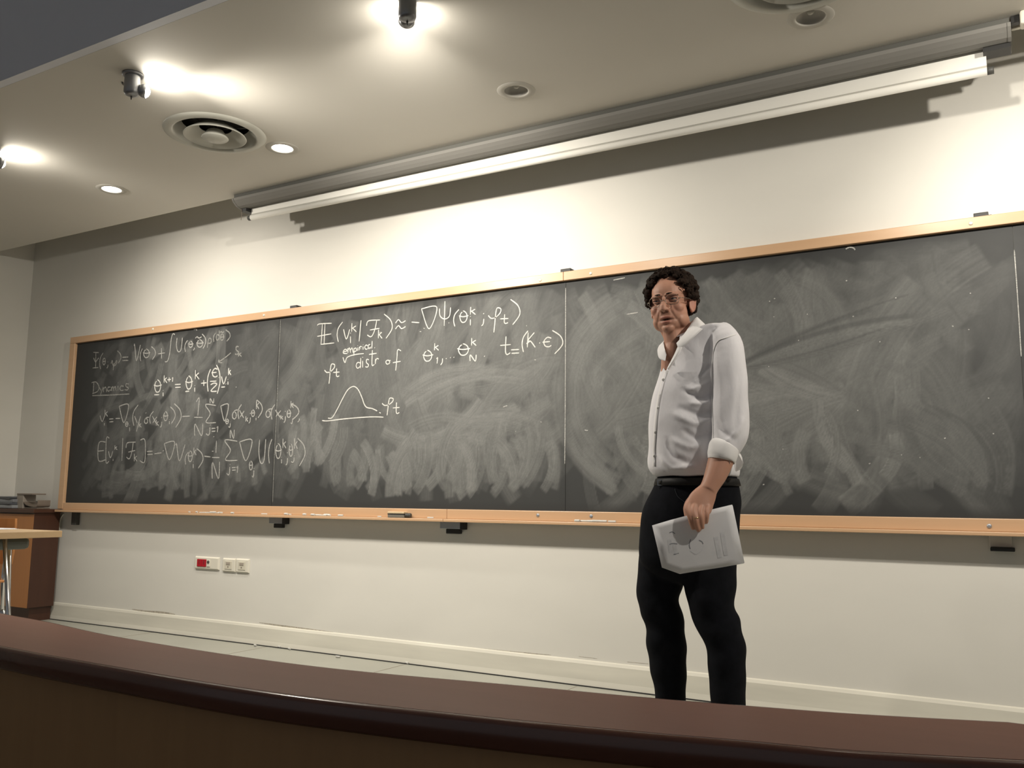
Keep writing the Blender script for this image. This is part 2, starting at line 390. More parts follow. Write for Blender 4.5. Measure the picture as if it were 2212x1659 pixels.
# clean the very rim of each panel
for _ in range(0):
    dust[1:-1] = 0.25*dust[:-2]+0.5*dust[1:-1]+0.25*dust[2:]; dust[:, 1:-1] = 0.25*dust[:, :-2]+0.5*dust[:, 1:-1]+0.25*dust[:, 2:]
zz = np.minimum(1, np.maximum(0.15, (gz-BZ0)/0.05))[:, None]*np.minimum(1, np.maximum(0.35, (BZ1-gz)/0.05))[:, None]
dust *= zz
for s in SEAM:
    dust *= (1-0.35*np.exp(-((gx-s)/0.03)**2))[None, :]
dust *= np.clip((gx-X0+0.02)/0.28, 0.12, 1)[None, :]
dust *= (0.93+0.14*rng.random(dust.shape)); dust = np.clip(dust+0.012, 0, 1)
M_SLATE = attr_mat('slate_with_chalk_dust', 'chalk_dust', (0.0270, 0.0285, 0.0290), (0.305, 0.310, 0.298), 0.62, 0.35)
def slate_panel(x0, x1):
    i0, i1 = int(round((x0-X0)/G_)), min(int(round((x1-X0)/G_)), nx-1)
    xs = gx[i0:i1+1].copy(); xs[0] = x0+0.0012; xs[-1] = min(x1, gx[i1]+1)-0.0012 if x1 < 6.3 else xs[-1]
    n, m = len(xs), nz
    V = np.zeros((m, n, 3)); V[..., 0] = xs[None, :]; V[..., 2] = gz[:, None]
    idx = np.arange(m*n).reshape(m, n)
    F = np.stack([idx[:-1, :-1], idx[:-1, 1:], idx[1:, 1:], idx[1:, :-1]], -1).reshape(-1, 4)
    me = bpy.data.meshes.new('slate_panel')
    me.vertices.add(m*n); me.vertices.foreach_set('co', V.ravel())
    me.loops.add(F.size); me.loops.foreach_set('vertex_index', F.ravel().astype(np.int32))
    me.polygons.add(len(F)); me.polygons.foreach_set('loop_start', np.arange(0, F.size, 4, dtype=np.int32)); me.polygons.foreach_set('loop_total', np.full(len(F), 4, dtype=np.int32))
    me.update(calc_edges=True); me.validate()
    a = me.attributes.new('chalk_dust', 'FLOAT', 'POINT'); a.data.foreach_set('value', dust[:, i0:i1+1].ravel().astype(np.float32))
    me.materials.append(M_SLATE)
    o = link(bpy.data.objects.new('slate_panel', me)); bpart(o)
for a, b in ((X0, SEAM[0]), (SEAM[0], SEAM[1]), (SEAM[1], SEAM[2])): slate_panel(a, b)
# the fourth panel goes on out of the frame; a sliver of it shows
M_SLATE2 = mat('slate', (0.036, 0.0375, 0.038), 0.62, spec=0.35, noise=(5, 0.3, 4))
bpart(box('slate_panel', SEAM[2]+0.0012, BW, 0.0, 0.012, BZ0, BZ1, M_SLATE2))
bpart(box('backing', X0-0.02, BW+0.02, 0.003, 0.02, BZ0-0.02, BZ1+0.02, M_DKGREY))
# frame: top rails jointed at the seams, stiles, bottom rail, chalk ledge
tops = [X0-0.06, SEAM[1]-0.005, 6.25, BW+0.06]
for a, b in zip(tops[:-1], tops[1:]):
    bpart(box('top_rail', a+0.0007, b-0.0007, -0.022, 0.022, BZ1-0.002, BZ1+0.046, M_FRAME, bev=0.003))
bpart(box('side_stile', X0-0.06, X0, -0.022, 0.022, 0.805, BZ1-0.002, M_FRAME, bev=0.003))
bpart(box('side_stile', BW, BW+0.06, -0.022, 0.022, BZ0-0.05, BZ1-0.002, M_FRAME, bev=0.003))
bots = [X0-0.06, 3.42, 6.8, BW+0.06]
for a, b in zip(bots[:-1], bots[1:]):
    bpart(box('bottom_rail', a+0.0007+(0.0605 if a < 0 else 0), b-0.0007, -0.020, 0.022, 0.799, BZ0+0.001, M_FRAME, bev=0.003))
    bpart(box('chalk_ledge', a+0.0007+(0.018 if a < 0 else 0), b-0.0007, -0.056, 0.022, 0.783, 0.799, M_FRAME, bev=0.003))
def screw(u, v, y, m):
    p = at_y(u, v, y); bpart(lathe('screw', [(0.0, 0.004), (0.004, 0.0045), (0.008, 0.003), (0.0095, 0.0)], m, None, 14, p, (0, -1, 0)))
for u, v in ((1167, 605), (1276, 590.5), (2097, 482.5), (570, 681), (330, 711)): screw(u, v, -0.022, M_WASH)
for u, v in ((2137, 1136.5), (1162, 1113), (1277, 1115)): screw(u, v, -0.020, M_METAL)
# wall brackets holding the board
def clip_top(u0, u1, v0, v1):
    a = at_y(u0, v1, 0.0); b = at_y(u1, v0, 0.0)
    bpart(box('top_clip', a[0], b[0], -0.004, WALLY-0.001, BZ1+0.047, BZ1+0.047+0.020, M_BLACK, bev=0.003))
    bpart(box('top_clip_tongue', a[0]+0.01, b[0]+0.012, 0.018, WALLY-0.001, BZ1+0.047, BZ1+0.047+0.012, M_DKGREY, bev=0.002))
clip_top(627, 642, 658, 664); clip_top(1211, 1233, 580, 588); clip_top(2103, 2135, 458, 470)
def bracket(uc, w=0.10):
    x = at_y(uc, 1130, 0.02)[0]
    bpart(box('wall_bracket', x-w/2, x+w/2-0.022, 0.000, WALLY-0.001, 0.745, 0.783, M_METAL, bev=0.002))
    bpart(box('bracket_end', x+w/2-0.0215, x+w/2, -0.004, WALLY-0.001, 0.742, 0.783, M_BLACK, bev=0.002))
    bpart(box('bracket_clamp', x-w/2+0.04, x+w/2-0.026, 0.000, 0.03, 0.718, 0.7448, M_BLACK, bev=0.004))
bracket(603, 0.135); bracket(980, 0.155)
bpart(box('wall_bracket', 0.075, 0.128, 0.005, WALLY-0.001, 0.69, 0.783, M_DKGREY, bev=0.003))
p3 = at_y(2165, 1184, 0.01)
bpart(box('wall_bracket', p3[0]-0.045, p3[0]+0.035, 0.022, WALLY-0.001, 0.738, 0.783, M_WALL, bev=0.002))
bpart(box('bracket_clamp', p3[0]-0.042, p3[0]+0.044, -0.004, WALLY-0.001, 0.722, 0.737, M_BLACK, bev=0.003))

# ------------------------------------------------------------------ chalk writing (thin chalk strokes on the slate)
GL = {
 'theta': [[(.55,0),(.25,.12),(.08,.45),(.12,.8),(.4,1),(.7,.85),(.85,.5),(.75,.15),(.55,0)], [(.0,.5),(.5,.5),(1,.42)]],
 'theta2': [[(.45,.02),(.2,.22),(.1,.6),(.3,.98),(.65,.95),(.85,.6),(.78,.2),(.5,.0),(.35,.08)], [(.0,.42),(.45,.5),(1.0,.40)]],
 'k': [[(.15,0),(.1,1)], [(.85,.3),(.15,.62)], [(.3,.58),(.9,1)]],
 'K': [[(.2,0),(.1,1)], [(.9,.0),(.15,.55),(.5,.6),(1,1)], [(.0,.75),(.5,.55)]],
 'i': [[(.5,.35),(.5,1)], [(.5,.0),(.55,.06)]],
 'j': [[(.7,.25),(.65,.75),(.4,1),(.0,.85)], [(.75,0),(.8,.05)]],
 'v': [[(0,0),(.45,1),(1,0)]], 'V': [[(0,.05),(.1,0),(.4,1),(1,0)]],
 'y': [[(0,0),(.45,.45)], [(1,0),(.3,1)]],
 'U': [[(.1,.02),(0,.5),(.15,.9),(.45,1),(.75,.8),(.95,0)]],
 '(': [[(1,0),(.35,.3),(.15,.65),(.35,1)]], ')': [[(.0,0),(.7,.25),(.85,.6),(.2,1)]],
 '=': [[(0,.1),(1,0)], [(.05,1),(1,.9)]], '+': [[(0,.55),(1,.45)], [(.5,0),(.5,1)]], '-': [[(0,.5),(1,.45)]],
 'N': [[(.05,1),(.1,.05),(.85,1),(1,0)]], 'E': [[(1,.0),(.15,.05),(.1,1),(1,.97)], [(.05,.5),(.8,.46)]],
 'EE': [[(0,.1),(.15,.03),(.85,.0)], [(.3,.05),(.22,1)], [(.45,.03),(.4,.98)], [(0,.62),(.82,.5)], [(.2,1),(1,.93)]],
 'S': [[(1,.05),(.0,.0),(.45,.5),(.05,.98),(1,1)], ],
 'nabla': [[(.0,.08),(1,0),(.5,1),(0,.08)]],
 'sigma': [[(1,.0),(.5,.08),(.15,.4),(.1,.8),(.4,1),(.7,.8),(.7,.4),(.35,.15)]],
 'int': [[(1,.02),(.8,.0),(.65,.2),(.5,.7),(.3,.97),(.05,1)]],
 'rho': [[(.0,1),(.2,.3),(.5,0),(.95,.15),(.8,.5),(.2,.55)]],
 'd': [[(.85,0),(.8,1)], [(.8,.5),(.3,.45),(.05,.75),(.3,1),(.8,.8)]],
 'tilde': [[(0,.8),(.3,.1),(.6,.7),(1,.1)]], ';': [[(.7,0),(.75,.08)], [(.8,.45),(.6,.85),(.1,1)]], ',': [[(.7,0),(.6,.6),(0,1)]],
 '1': [[(.3,.2),(.9,0),(.6,1)]], '|': [[(.8,0),(.2,1)]], '[': [[(1,0),(.2,.02),(.05,1),(.95,.98)]], ']': [[(.1,0),(.95,.02),(.9,1),(0,.97)]],
 'F': [[(.0,.35),(.15,.05),(1,0)], [(.75,.02),(.6,.6),(.35,1),(.05,.9)], [(.25,.6),(.95,.5)]],
 'eps': [[(1,.1),(.55,0),(.15,.45),(.3,.9),(.7,1),(1,.85)], [(.0,.52),(.85,.45)]],
 '2': [[(.05,.2),(.5,0),(.9,.15),(.1,.95),(.9,1)]], 'x': [[(0,0),(.9,1)], [(1,.1),(.1,.9)]],
 'Psi': [[(.05,.3),(.1,.6),(.5,.72),(.9,.6),(1,.25)], [(.52,0),(.45,1)]],
 'PsiI': [[(.1,0),(.95,.02)], [(.5,.0),(.45,1)], [(0,1),(.9,.97)], [(.15,.35),(.45,.6),(.95,.35)]],
 'phi': [[(0,.35),(.2,.05),(.35,.5),(.7,.3),(.9,.05),(1,.25),(.75,.5),(.4,.6)], [(.5,.3),(.35,1)]],
 'phis': [[(0,.3),(.2,.42),(.5,.38),(.8,.2),(.85,.03),(.6,.0),(.5,.25),(.45,.6),(.38,1)]],
 't': [[(.55,0),(.5,.8),(.65,1),(.95,.9)], [(0,.5),(1,.45)]], 'T': [[(.45,0),(.4,1),(.7,.98)], [(0,.3),(1,.22)]],
 'D': [[(.3,.05),(.2,1)], [(0,.05),(.6,.0),(1,.4),(.8,.8),(.1,1)]], 'n': [[(0,.1),(.05,1)], [(.05,.5),(.5,.05),(.8,.3),(.95,1)]],
 'a': [[(.85,.1),(.3,.05),(.05,.6),(.35,1),(.8,.6),(.85,.1),(.95,1)]], 'm': [[(0,.1),(.05,1)], [(.05,.5),(.3,.05),(.5,1)], [(.5,.5),(.75,.05),(1,1)]],
 'c': [[(1,.15),(.5,0),(.1,.5),(.4,1),(1,.9)]], 's': [[(1,.05),(.4,0),(.3,.4),(.9,.7),(.6,1),(0,.95)]],
 'e': [[(.1,.55),(.9,.35),(.6,0),(.15,.35),(.2,.85),(1,.9)]], 'p': [[(.1,0),(.05,1)], [(.1,.1),(.7,.0),(.8,.35),(.1,.5)]],
 'r': [[(.1,.1),(.05,1)], [(.1,.5),(.5,.05),(1,.15)]], 'l': [[(.6,0),(.4,1)]], 'o': [[(.5,0),(.05,.4),(.3,1),(.9,.8),(.9,.25),(.5,0)], [(.7,.2),(1.2,.1)]],
 'f': [[(1,.05),(.6,.0),(.5,.4),(.35,1)], [(0,.62),(.95,.55)]], '~~': [[(0,.35),(.3,.0),(.6,.3),(1,.1)], [(0,.95),(.3,.6),(.6,.9),(1,.7)]], '.': [[(.3,.3),(.7,.7)]],
}
def zoomA(X, Y): return (180+X/4.424, 700+Y/4.423)
def zoomB(X, Y): return (670+X/3.881, 630+Y/3.880)
def ribbon(geo, pts_px, w, wob=0.12):
    P = [at_y(u, v, -0.0012)[[0, 2]] for u, v in pts_px]
    if len(P) == 2: C = [P[0]+(P[1]-P[0])*t for t in np.linspace(0, 1, 5)]
    else: C = catmull(P, 6)
    C = np.array(C); n = len(C)
    T = np.gradient(C, axis=0); T /= (np.linalg.norm(T, axis=1, keepdims=True)+1e-9); N = np.stack([-T[:, 1], T[:, 0]], 1)
    hw = w/2*(1+wob*rng.uniform(-1, 1, n)); hw[0] *= .75; hw[-1] *= .7
    L = C+N*hw[:, None]; R = C-N*hw[:, None]; y = -0.0012-0.0003*rng.random()
    V = [(a[0], y, a[1]) for a in L]+[(a[0], y, a[1]) for a in R]
    F = [(i, n+i, n+i+1, i+1) for i in range(n-1)]
    geo.add(V, F)
def write(name, zoom, items, w, mtl, label=None):
    for it in items:
        g = Geo()
        if isinstance(it[0], str):
            ch, x0, y0, x1, y1 = it
            for st in GL[ch]: ribbon(g, [zoom(x0+(x1-x0)*a, y0+(y1-y0)*b) for a, b in st], w)
        else: ribbon(g, [zoom(*q) for q in it], w)
        o = bpart(g.obj('chalk_letter' if name == 'chalk_word' else 'chalk_symbol' if name == 'chalk_formula' else name, mtl))
A1f = [('PsiI',90,270,150,420),('(',150,275,190,430),('theta',185,325,215,390),(';',222,360,240,420),('phi',265,345,320,440),(')',325,255,365,375),('=',370,315,430,350),
       ('rho',1185,135,1225,225),('(',1240,85,1265,170),('d',1268,60,1305,155),('theta',1308,95,1348,155),('tilde',1305,70,1345,85),(')',1360,55,1410,165),
       ('s',1450,215,1485,290),('k',1480,260,1515,310),[(1410,275),(1350,325),(1295,360)],[(1300,338),(1293,362),(1328,371)]]
A1 = [('V',485,200,545,350),('(',540,235,565,355),('theta2',570,240,640,320),(')',650,215,695,340),('+',715,230,780,330),('int',775,95,875,360),('U',890,130,950,265),('(',965,155,997,265),
      ('theta2',1003,165,1052,222),(',',1050,225,1065,250),('theta2',1080,150,1150,220),('tilde',1070,120,1130,140),(')',1135,95,1175,235),[(1055,52),(1080,50),(1084,62)]]
A2f = [('D',80,555,150,665),('y',150,600,190,680),('n',192,600,225,650),('a',230,600,265,642),('m',270,595,315,642),('i',322,560,340,636),('c',345,590,385,635),('s',395,570,435,630),[(85,684),(260,678),(440,668)]]
A2 = [('theta2',675,535,750,650),[(678,676),(725,675)],('i',755,632,770,690),('k',768,490,803,562),('+',803,510,838,552),('1',845,513,857,552),('=',875,575,930,606),('theta2',975,498,1048,620),[(975,645),(1012,641)],
      ('i',1055,585,1075,648),('k',1065,440,1112,527),('+',1125,535,1178,592),('(',1180,430,1217,645),('eps',1225,425,1282,505),[(1210,548),(1272,545)],('2',1213,565,1282,642),(')',1272,390,1312,665),
      ('v',1320,500,1367,572),('k',1385,420,1414,487),('i',1374,530,1390,580),[(1318,603),(1354,600)]]
A3 = [('v',160,875,205,932),('k',203,818,236,882),('i',196,930,208,970),('=',248,905,287,935),('-',308,890,352,915),('nabla',343,772,432,942),('theta2',400,935,432,977),('i',436,965,450,1025),('(',462,772,525,972),
      ('y',490,880,547,1027),('k',530,935,557,987),('sigma',580,890,628,950),('(',628,835,670,952),('x',660,880,702,952),('k',694,915,722,972),(';',732,890,756,987),('theta2',763,838,812,922),('i',816,912,830,957),
      (')',830,790,885,952),(')',868,760,945,988),[(945,883),(1020,880)],('1',1068,710,1112,877),[(1060,891),(1140,893)],('N',1060,950,1142,1067),('S',1168,770,1267,942),('N',1210,710,1247,757),('j',1173,962,1226,1062),
      ('=',1226,995,1262,1026),('1',1270,982,1288,1034),('nabla',1313,770,1387,927),('theta2',1358,908,1392,952),('j',1388,935,1412,987),('sigma',1420,820,1477,907),('(',1473,768,1512,907),('x',1493,823,1537,897),
      ('k',1550,880,1577,932),(';',1578,850,1602,947),('theta2',1603,820,1642,882),('k',1650,730,1682,812),('i',1644,880,1658,922),(')',1658,725,1718,897)]
A3b = [('sigma',1740,810,1802,892),('(',1788,768,1832,912),('x',1835,820,1887,892),('k',1883,868,1912,912),(';',1913,830,1937,942),('theta2',1943,820,1987,892),('k',1980,735,2012,802),('j',1983,885,2007,952),(')',1985,760,2070,912),(',',2048,903,2072,937)]
A4 = [('E',138,1128,212,1302),('[',215,1090,247,1315),('v',240,1215,282,1277),('k',298,1158,327,1202),('i',278,1280,290,1307),('|',366,1090,380,1307),('F',408,1128,500,1287),('k',483,1238,517,1312),(']',540,1108,592,1312)]
A4b = [('=',608,1215,662,1247),[(680,1240),(747,1230)],('nabla',773,1128,872,1297),('V',883,1150,972,1307),('(',968,1225,1002,1342),('theta2',998,1213,1048,1312),('k',1053,1178,1082,1252),('i',1043,1315,1057,1377),(')',1085,1190,1152,1377),
      [(1155,1262),(1215,1270)],('|',1266,1115,1274,1232),[(1230,1275),(1302,1276)],('N',1228,1315,1302,1477),('S',1353,1110,1472,1302),('N',1403,1010,1442,1092),('j',1370,1340,1412,1442),('=',1420,1370,1457,1397),('1',1460,1362,1478,1422),
      ('nabla',1493,1110,1612,1307),('theta2',1583,1310,1622,1392),('j',1612,1378,1637,1462),('U',1678,1100,1747,1332),('(',1765,1100,1802,1332),('theta2',1833,1145,1897,1282),('k',1903,1095,1942,1187),('i',1886,1270,1902,1332),
      (';',1933,1225,1957,1347),('theta2',1963,1150,2007,1262),('k',2013,1090,2052,1192),('j',1985,1258,2027,1322),(')',2048,1090,2130,1357)]
write('chalk_formula', zoomA, A1, 0.0074, M_CHALK2)
write('chalk_formula', zoomA, A1f, 0.008, M_CHALK3, 'half-wiped faint chalk symbols')
write('chalk_word', zoomA, A2f, 0.008, M_CHALK3, 'underlined chalk word Dynamics, half wiped')
write('chalk_formula', zoomA, A2, 0.0082, M_CHALK)
write('chalk_formula', zoomA, A3, 0.0074, M_CHALK2); write('chalk_formula', zoomA, A3b, 0.0075, M_CHALK2)
write('chalk_formula', zoomA, A4, 0.0074, M_CHALK2); write('chalk_formula', zoomA, A4b, 0.0074, M_CHALK2)
B1 = [('EE',60,265,202,442),('(',218,255,272,422),('v',280,315,332,397),('k',343,265,392,337),('i',332,345,345,432),('|',405,240,432,417),('F',473,238,587,377),('k',568,318,607,392),(')',620,188,698,392),('~~',715,235,800,318),
      [(850,255),(915,260)],('nabla',933,130,1062,312),('Psi',1080,80,1177,287),('(',1195,150,1247,292),('theta2',1248,163,1327,257),('k',1338,128,1392,192),('i',1335,205,1352,282),(';',1433,180,1462,287),('phis',1493,138,1617,342),('t',1593,190,1662,267),(')',1680,65,1770,277)]
B2 = [('theta2',943,493,1032,582),('k',1038,433,1082,492),('1',1055,555,1070,602),(',',1093,560,1117,615),('.',1136,556,1146,566),('.',1170,549,1180,558),('.',1200,546,1210,555),('theta2',1233,438,1342,532),('k',1348,388,1397,452),
      ('N',1338,528,1392,582),('.',1456,536,1466,547),('t',1593,375,1682,527),('=',1685,485,1752,517),('(',1768,328,1827,507),('K',1813,343,1887,467),('.',1918,424,1930,436),('eps',1948,383,2022,462),(')',2030,325,2130,522)]
B2w = [('e',273,483,312,522),('m',315,470,362,512),('p',365,473,392,537),('i',392,452,405,497),('r',410,458,433,492),('i',437,445,450,487),('c',455,448,482,482),('a',485,443,508,478),('l',512,413,525,477),('.',536,466,546,475),
       [(275,550),(292,595),(312,550),(380,527),(450,519)],('d',383,555,432,642),('i',433,548,447,636),('s',463,568,492,632),('T',493,490,557,612),('r',545,558,575,607),('o',633,573,668,607),('f',693,488,762,662)]
B3 = [('phis',120,608,220,772),('t',193,643,247,712)]
B4 = [[(150,1060),(185,1055),(230,980),(270,900),(310,830),(345,800),(375,797),(405,825),(435,890),(452,940),(475,970),(520,980),(562,1000)],[(580,1012),(592,1019)],[(100,1080),(150,1083),(300,1065),(500,1050),(615,1052)],('phis',603,893,712,1037),('t',693,928,750,1022)]
write('chalk_formula', zoomB, B1, 0.0064, M_CHALK); write('chalk_formula', zoomB, B2, 0.0064, M_CHALK)
write('chalk_word', zoomB, B2w, 0.0062, M_CHALK, 'chalk words empirical distr of'); write('chalk_formula', zoomB, B3, 0.0068, M_CHALK)
write('chalk_graph', zoomB, B4, 0.0066, M_CHALK, 'bell curve drawn in chalk over a base line')
px = lambda u, v: (u, v)
write('chalk_mark', px, [[(1354, 679), (1378, 675)], [(1325, 605), (1350, 600)], [(1827, 538), (1835, 534), (1844, 536), (1847, 540)], [(1087, 879), (1096, 876)], [(1263, 929), (1270, 930)]], 0.006, M_CHALK2)
fl = [[(u, v), (u+U(1.5, 4), v+U(-2, 2))] for u, v in [(U(700, 1200), U(680, 1010)) for _ in range(10)]+[(U(1640, 2150), U(600, 1050)) for _ in range(22)]+[(U(220, 590), U(800, 1060)) for _ in range(8)]]
write('chalk_fleck', px, fl, 0.005, M_CHALK2)
write('seam_chalk', px, [[(606, 690), (602, 790), (597, 900)], [(597, 900), (592, 1000), (589, 1085)]], 0.004, M_CHALK3)
write('seam_chalk', px, [[(1222, 622), (1221.5, 760), (1221, 880), (1220, 1002)]], 0.0055, M_CHALK2)
write('seam_chalk', px, [[(2191, 540), (2198, 640), (2206, 770)]], 0.004, M_CHALK2)

# ------------------------------------------------------------------ chalk pieces, eraser on the ledge
stick_me = None
def chalk(u, v, z, L, r, label, group, y=None, ang=None, flat=False):
    global stick_me
    if stick_me is None:
        vs_, fs = tube_geo([(-.5, 0, 0), (-.48, 0, 0), (0, 0, 0), (.47, 0, 0), (.5, 0, 0)], [.8, 1, 1.02, 1, .75], 8)
        o = mesh_obj('chalk_piece', vs_, fs, M_CHALK, None, False); stick_me = o.data; bpy.data.objects.remove(o)
    o = link(bpy.data.objects.new('chalk_piece', stick_me)); tag(o, label, 'chalk', group)
    p = at_z(u, v, z) if y is None else at_y(u, v, y)
    o.location = (p[0], p[1], z+r); o.scale = (L, r, r); o.rotation_euler = (0, 0, U(-.6, .6) if ang is None else ang)
for (u, v) in ((551, 1395.5), (603, 1399), (625, 1403), (730, 1420.5), (879, 1434)):
    chalk(u, v, 0.0015, 0.030, 0.0055, 'short piece of white chalk fallen on the floor by the skirting', 'chalk pieces on the floor')
def CHL(u):
    return 'white chalk crumb in the heap on the ledge beneath the half-wiped formulas' if u < 510 else 'white chalk crumb on the ledge above the first grey wall bracket' if u < 640 else 'white chalk crumb in the largest heap on the ledge before the eraser' if u < 750 else 'lone white chalk bit on the ledge close to the eraser' if u < 1000 else 'white chalk crumb on the ledge beside the standing man'
ledge_u = [409, 425, 436, 441, 447, 452, 458, 463, 470, 476, 502, 571, 618, 625, 658, 676, 684, 690, 696, 701, 706, 712, 736, 820, 930, 1247, 1262, 1275, 1288, 1303, 1322]
for k, u in enumerate(ledge_u):
    x = at_y(u, 1108, -0.05)[0]
    o_y = U(-0.048, -0.030)
    chalk(u, 1108, 0.7995, U(0.02, 0.045), U(0.0035, 0.0065), CHL(u), 'chalk bits on the ledge', y=o_y, ang=U(-.3, .3))
er = thing('chalk_eraser', 'two-layer felt board eraser with dark end on the chalk ledge', 'eraser', loc=(at_y(858, 1110, -0.05)[0], -0.048, 0.8))
ex = er.location.x
def epart(o): o.parent = er; o.matrix_parent_inverse = Matrix.Translation(-Vector(er.location)); return o
M_FELT = mat('grey_felt', (0.16, 0.145, 0.12), 0.9, bump=(200, 0.4, 0.002)); M_EWOOD = mat('eraser_wood', (0.62, 0.48, 0.30), 0.5, noise=((4, 40, 40), 0.1, 3))
epart(box('felt_pad', ex-0.065, ex+0.05, -0.054, -0.0215, 0.7995, 0.817, M_FELT, bev=0.003))
epart(box('felt_strip', ex-0.066, ex+0.051, -0.055, -0.0210, 0.8172, 0.8215, M_BLACK, bev=0.001))
epart(box('wooden_back', ex-0.066, ex+0.05, -0.055, -0.0210, 0.8217, 0.833, M_EWOOD, bev=0.003))
for k in range(4): epart(lathe('end_roll', [(0.0, -0.004), (0.011, -0.004), (0.013, 0), (0.011, 0.004), (0, 0.004)], M_DKGREY, None, 14, (ex+0.056+0.0085*k, -0.038, 0.8135), (1, 0, 0)))

# ------------------------------------------------------------------ wall sockets
def plate(u0, u1, v0, v1, name, label, group=None):
    a = at_y(u0, v0, WALLY-.005); b = at_y(u1, v1, WALLY-.005); x0, x1, z1, z0 = a[0], b[0], a[2], b[2]
    t = thing(name, label, 'socket', group, ((x0+x1)/2, WALLY, z0))
    def tp(o): o.parent = t; o.matrix_parent_inverse = Matrix.Translation(-Vector(t.location)); return o
    m = 0.008; y0, y1 = WALLY-0.0005, WALLY-0.013
    vs_ = [(x0,y0,z0),(x1,y0,z0),(x1,y0,z1),(x0,y0,z1),(x0+m,y1,z0+m),(x1-m,y1,z0+m),(x1-m,y1,z1-m),(x0+m,y1,z1-m)]
    tp(fixn(mesh_obj('cover_plate', vs_, [(4,5,6,7),(0,1,5,4),(1,2,6,5),(2,3,7,6),(3,0,4,7),(0,1,2,3)], M_WHITEP)))
    return t, tp, x0, x1, z0, z1, y1
t, tp, x0, x1, z0, z1, y1 = plate(422.5, 473.5, 1201, 1232, 'socket_panel', 'wide white socket plate with two red outlets below the board')
zc = (z0+z1)/2
w3 = (x1-x0-0.02)/4.2
for k in range(2):
    xa = x0+0.03+k*w3*0.86
    r = tp(box('red_outlet', xa, xa+w3*0.84, y1-0.0045, y1+0.001, zc-0.024, zc+0.024, M_RED, bev=0.002)); r['label'] = 'red outlet'
    for dz in (-0.009, 0, 0.009): 
        h = lathe('pin_hole', [(0, 0.0006), (0.0032, 0.0006), (0.0035, 0)], M_HOLE, None, 10, (xa+w3*0.42, y1-0.0046, zc+0.004+dz), (0, -1, 0)); tp(h)
xa = x0+0.03+2*w3*0.86+0.006
tp(box('rocker_switch', xa, xa+w3*0.6, y1-0.005, y1+0.001, zc-0.022, zc+0.022, M_WHITEP, bev=0.002))
tp(lathe('keyhole', [(0, 0.003), (0.009, 0.003), (0.011, 0.0)], M_DKGREY, None, 16, (xa+w3*0.32, y1-0.005, zc+0.008), (0, -1, 0)))
for u0, u1, v0, v1, lab in ((482, 509, 1205, 1236.5, 'small ivory socket plate between the red-outlet panel and another small plate'), (511, 538, 1206, 1238.5, 'small ivory socket plate farther from the red-outlet panel')):
    t, tp, x0, x1, z0, z1, y1 = plate(u0, u1, v0, v1, 'wall_socket', lab, 'small socket plates under the board')
    xc, zc = (x0+x1)/2, (z0+z1)/2
    tp(box('jack_insert', xc-0.032, xc+0.032, y1-0.003, y1+0.001, zc-0.026, zc+0.026, M_IVORY, bev=0.002))
    tp(box('jack_shutter', xc-0.018, xc+0.018, y1-0.0055, y1-0.001, zc+0.002, zc+0.020, M_TAUPE2, bev=0.002))
    tp(lathe('jack_screw', [(0, 0.002), (0.004, 0.002), (0.005, 0)], M_TAUPE, None, 10, (xc, y1-0.003, zc-0.010), (0, -1, 0)))

# ------------------------------------------------------------------ projection screen under the ceiling
scr = thing('projection_screen', 'long grey roller case with white projection screen barely pulled out under ceiling', 'projection screen', loc=(4.1, -0.3, ZC))
def sp(o): o.parent = scr; o.matrix_parent_inverse = Matrix.Translation(-Vector(scr.location)); return o
SXL, SXR = 2.0, 6.215
prof = []
for k in range(13):      # rounded front of the case
    a = math.radians(0+100*k/12); prof.append((-0.285-0.075*math.cos(a)**0.8 if math.cos(a) > 0 else -0.285+0.0, ZC-0.004-0.075*math.sin(a)))
sp(box('mounting_rail', SXL+0.004, SXR-0.004, -0.352, -0.18, ZC-0.022, ZC-0.0005, M_RAIL))
prof = [(-0.350, ZC-0.0225), (-0.364, ZC-0.026), (-0.360, ZC-0.040), (-0.345, ZC-0.054), (-0.326, ZC-0.068), (-0.303, ZC-0.075), (-0.285, ZC-0.075), (-0.285, ZC-0.066), (-0.235, ZC-0.066), (-0.235, ZC-0.072), (-0.19, ZC-0.07), (-0.175, ZC-0.05), (-0.172, ZC-0.0225)]
sp(extrude_x('case', prof, SXL+0.012, SXR-0.012, M_CASE))
for xa, xb in ((SXL, SXL+0.012), (SXR-0.012, SXR)):
    pr2 = [((y+0.27)*1.03-0.27, ZC-0.0005-(ZC-z)*1.02) for y, z in prof if not (abs(y+0.285) < .001 and z > ZC-0.07) and not (abs(y+0.235) < .001 and z > ZC-0.07)]
    sp(extrude_x('end_cap', pr2, xa, xb, M_CASE))
sp(box('slot_seal', SXL+0.02, SXR-0.02, -0.284, -0.236, ZC-0.0655, ZC-0.060, M_BLACK))
sp(box('slot_seal', SXR-0.10, SXR-0.004, -0.297, -0.225, ZC-0.094, ZC-0.0755, M_BLACK))
sp(box('slot_seal', SXL+0.012, SXL+0.055, -0.297, -0.225, ZC-0.094, ZC-0.0755, M_BLACK))
fxl, fxr = 2.065, 6.125; zl, zr = 2.640, 2.612     # the bar hangs a little lower to the right
sp(mesh_obj('screen_fabric', [(fxl, -0.26, zl), (fxr, -0.26, zr), (fxr, -0.26, ZC-0.062), (fxl, -0.26, ZC-0.062), (fxl, -0.258, zl), (fxr, -0.258, zr), (fxr, -0.258, ZC-0.062), (fxl, -0.258, ZC-0.062)],
   [(0,1,2,3), (7,6,5,4), (0,4,5,1), (1,5,6,2), (2,6,7,3), (3,7,4,0)], M_FABRIC))
fb = tube('bottom_bar', [(fxl, -0.259, zl), (fxr, -0.259, zr)], 0.0165, M_FABRIC, None, 20); sp(fb)
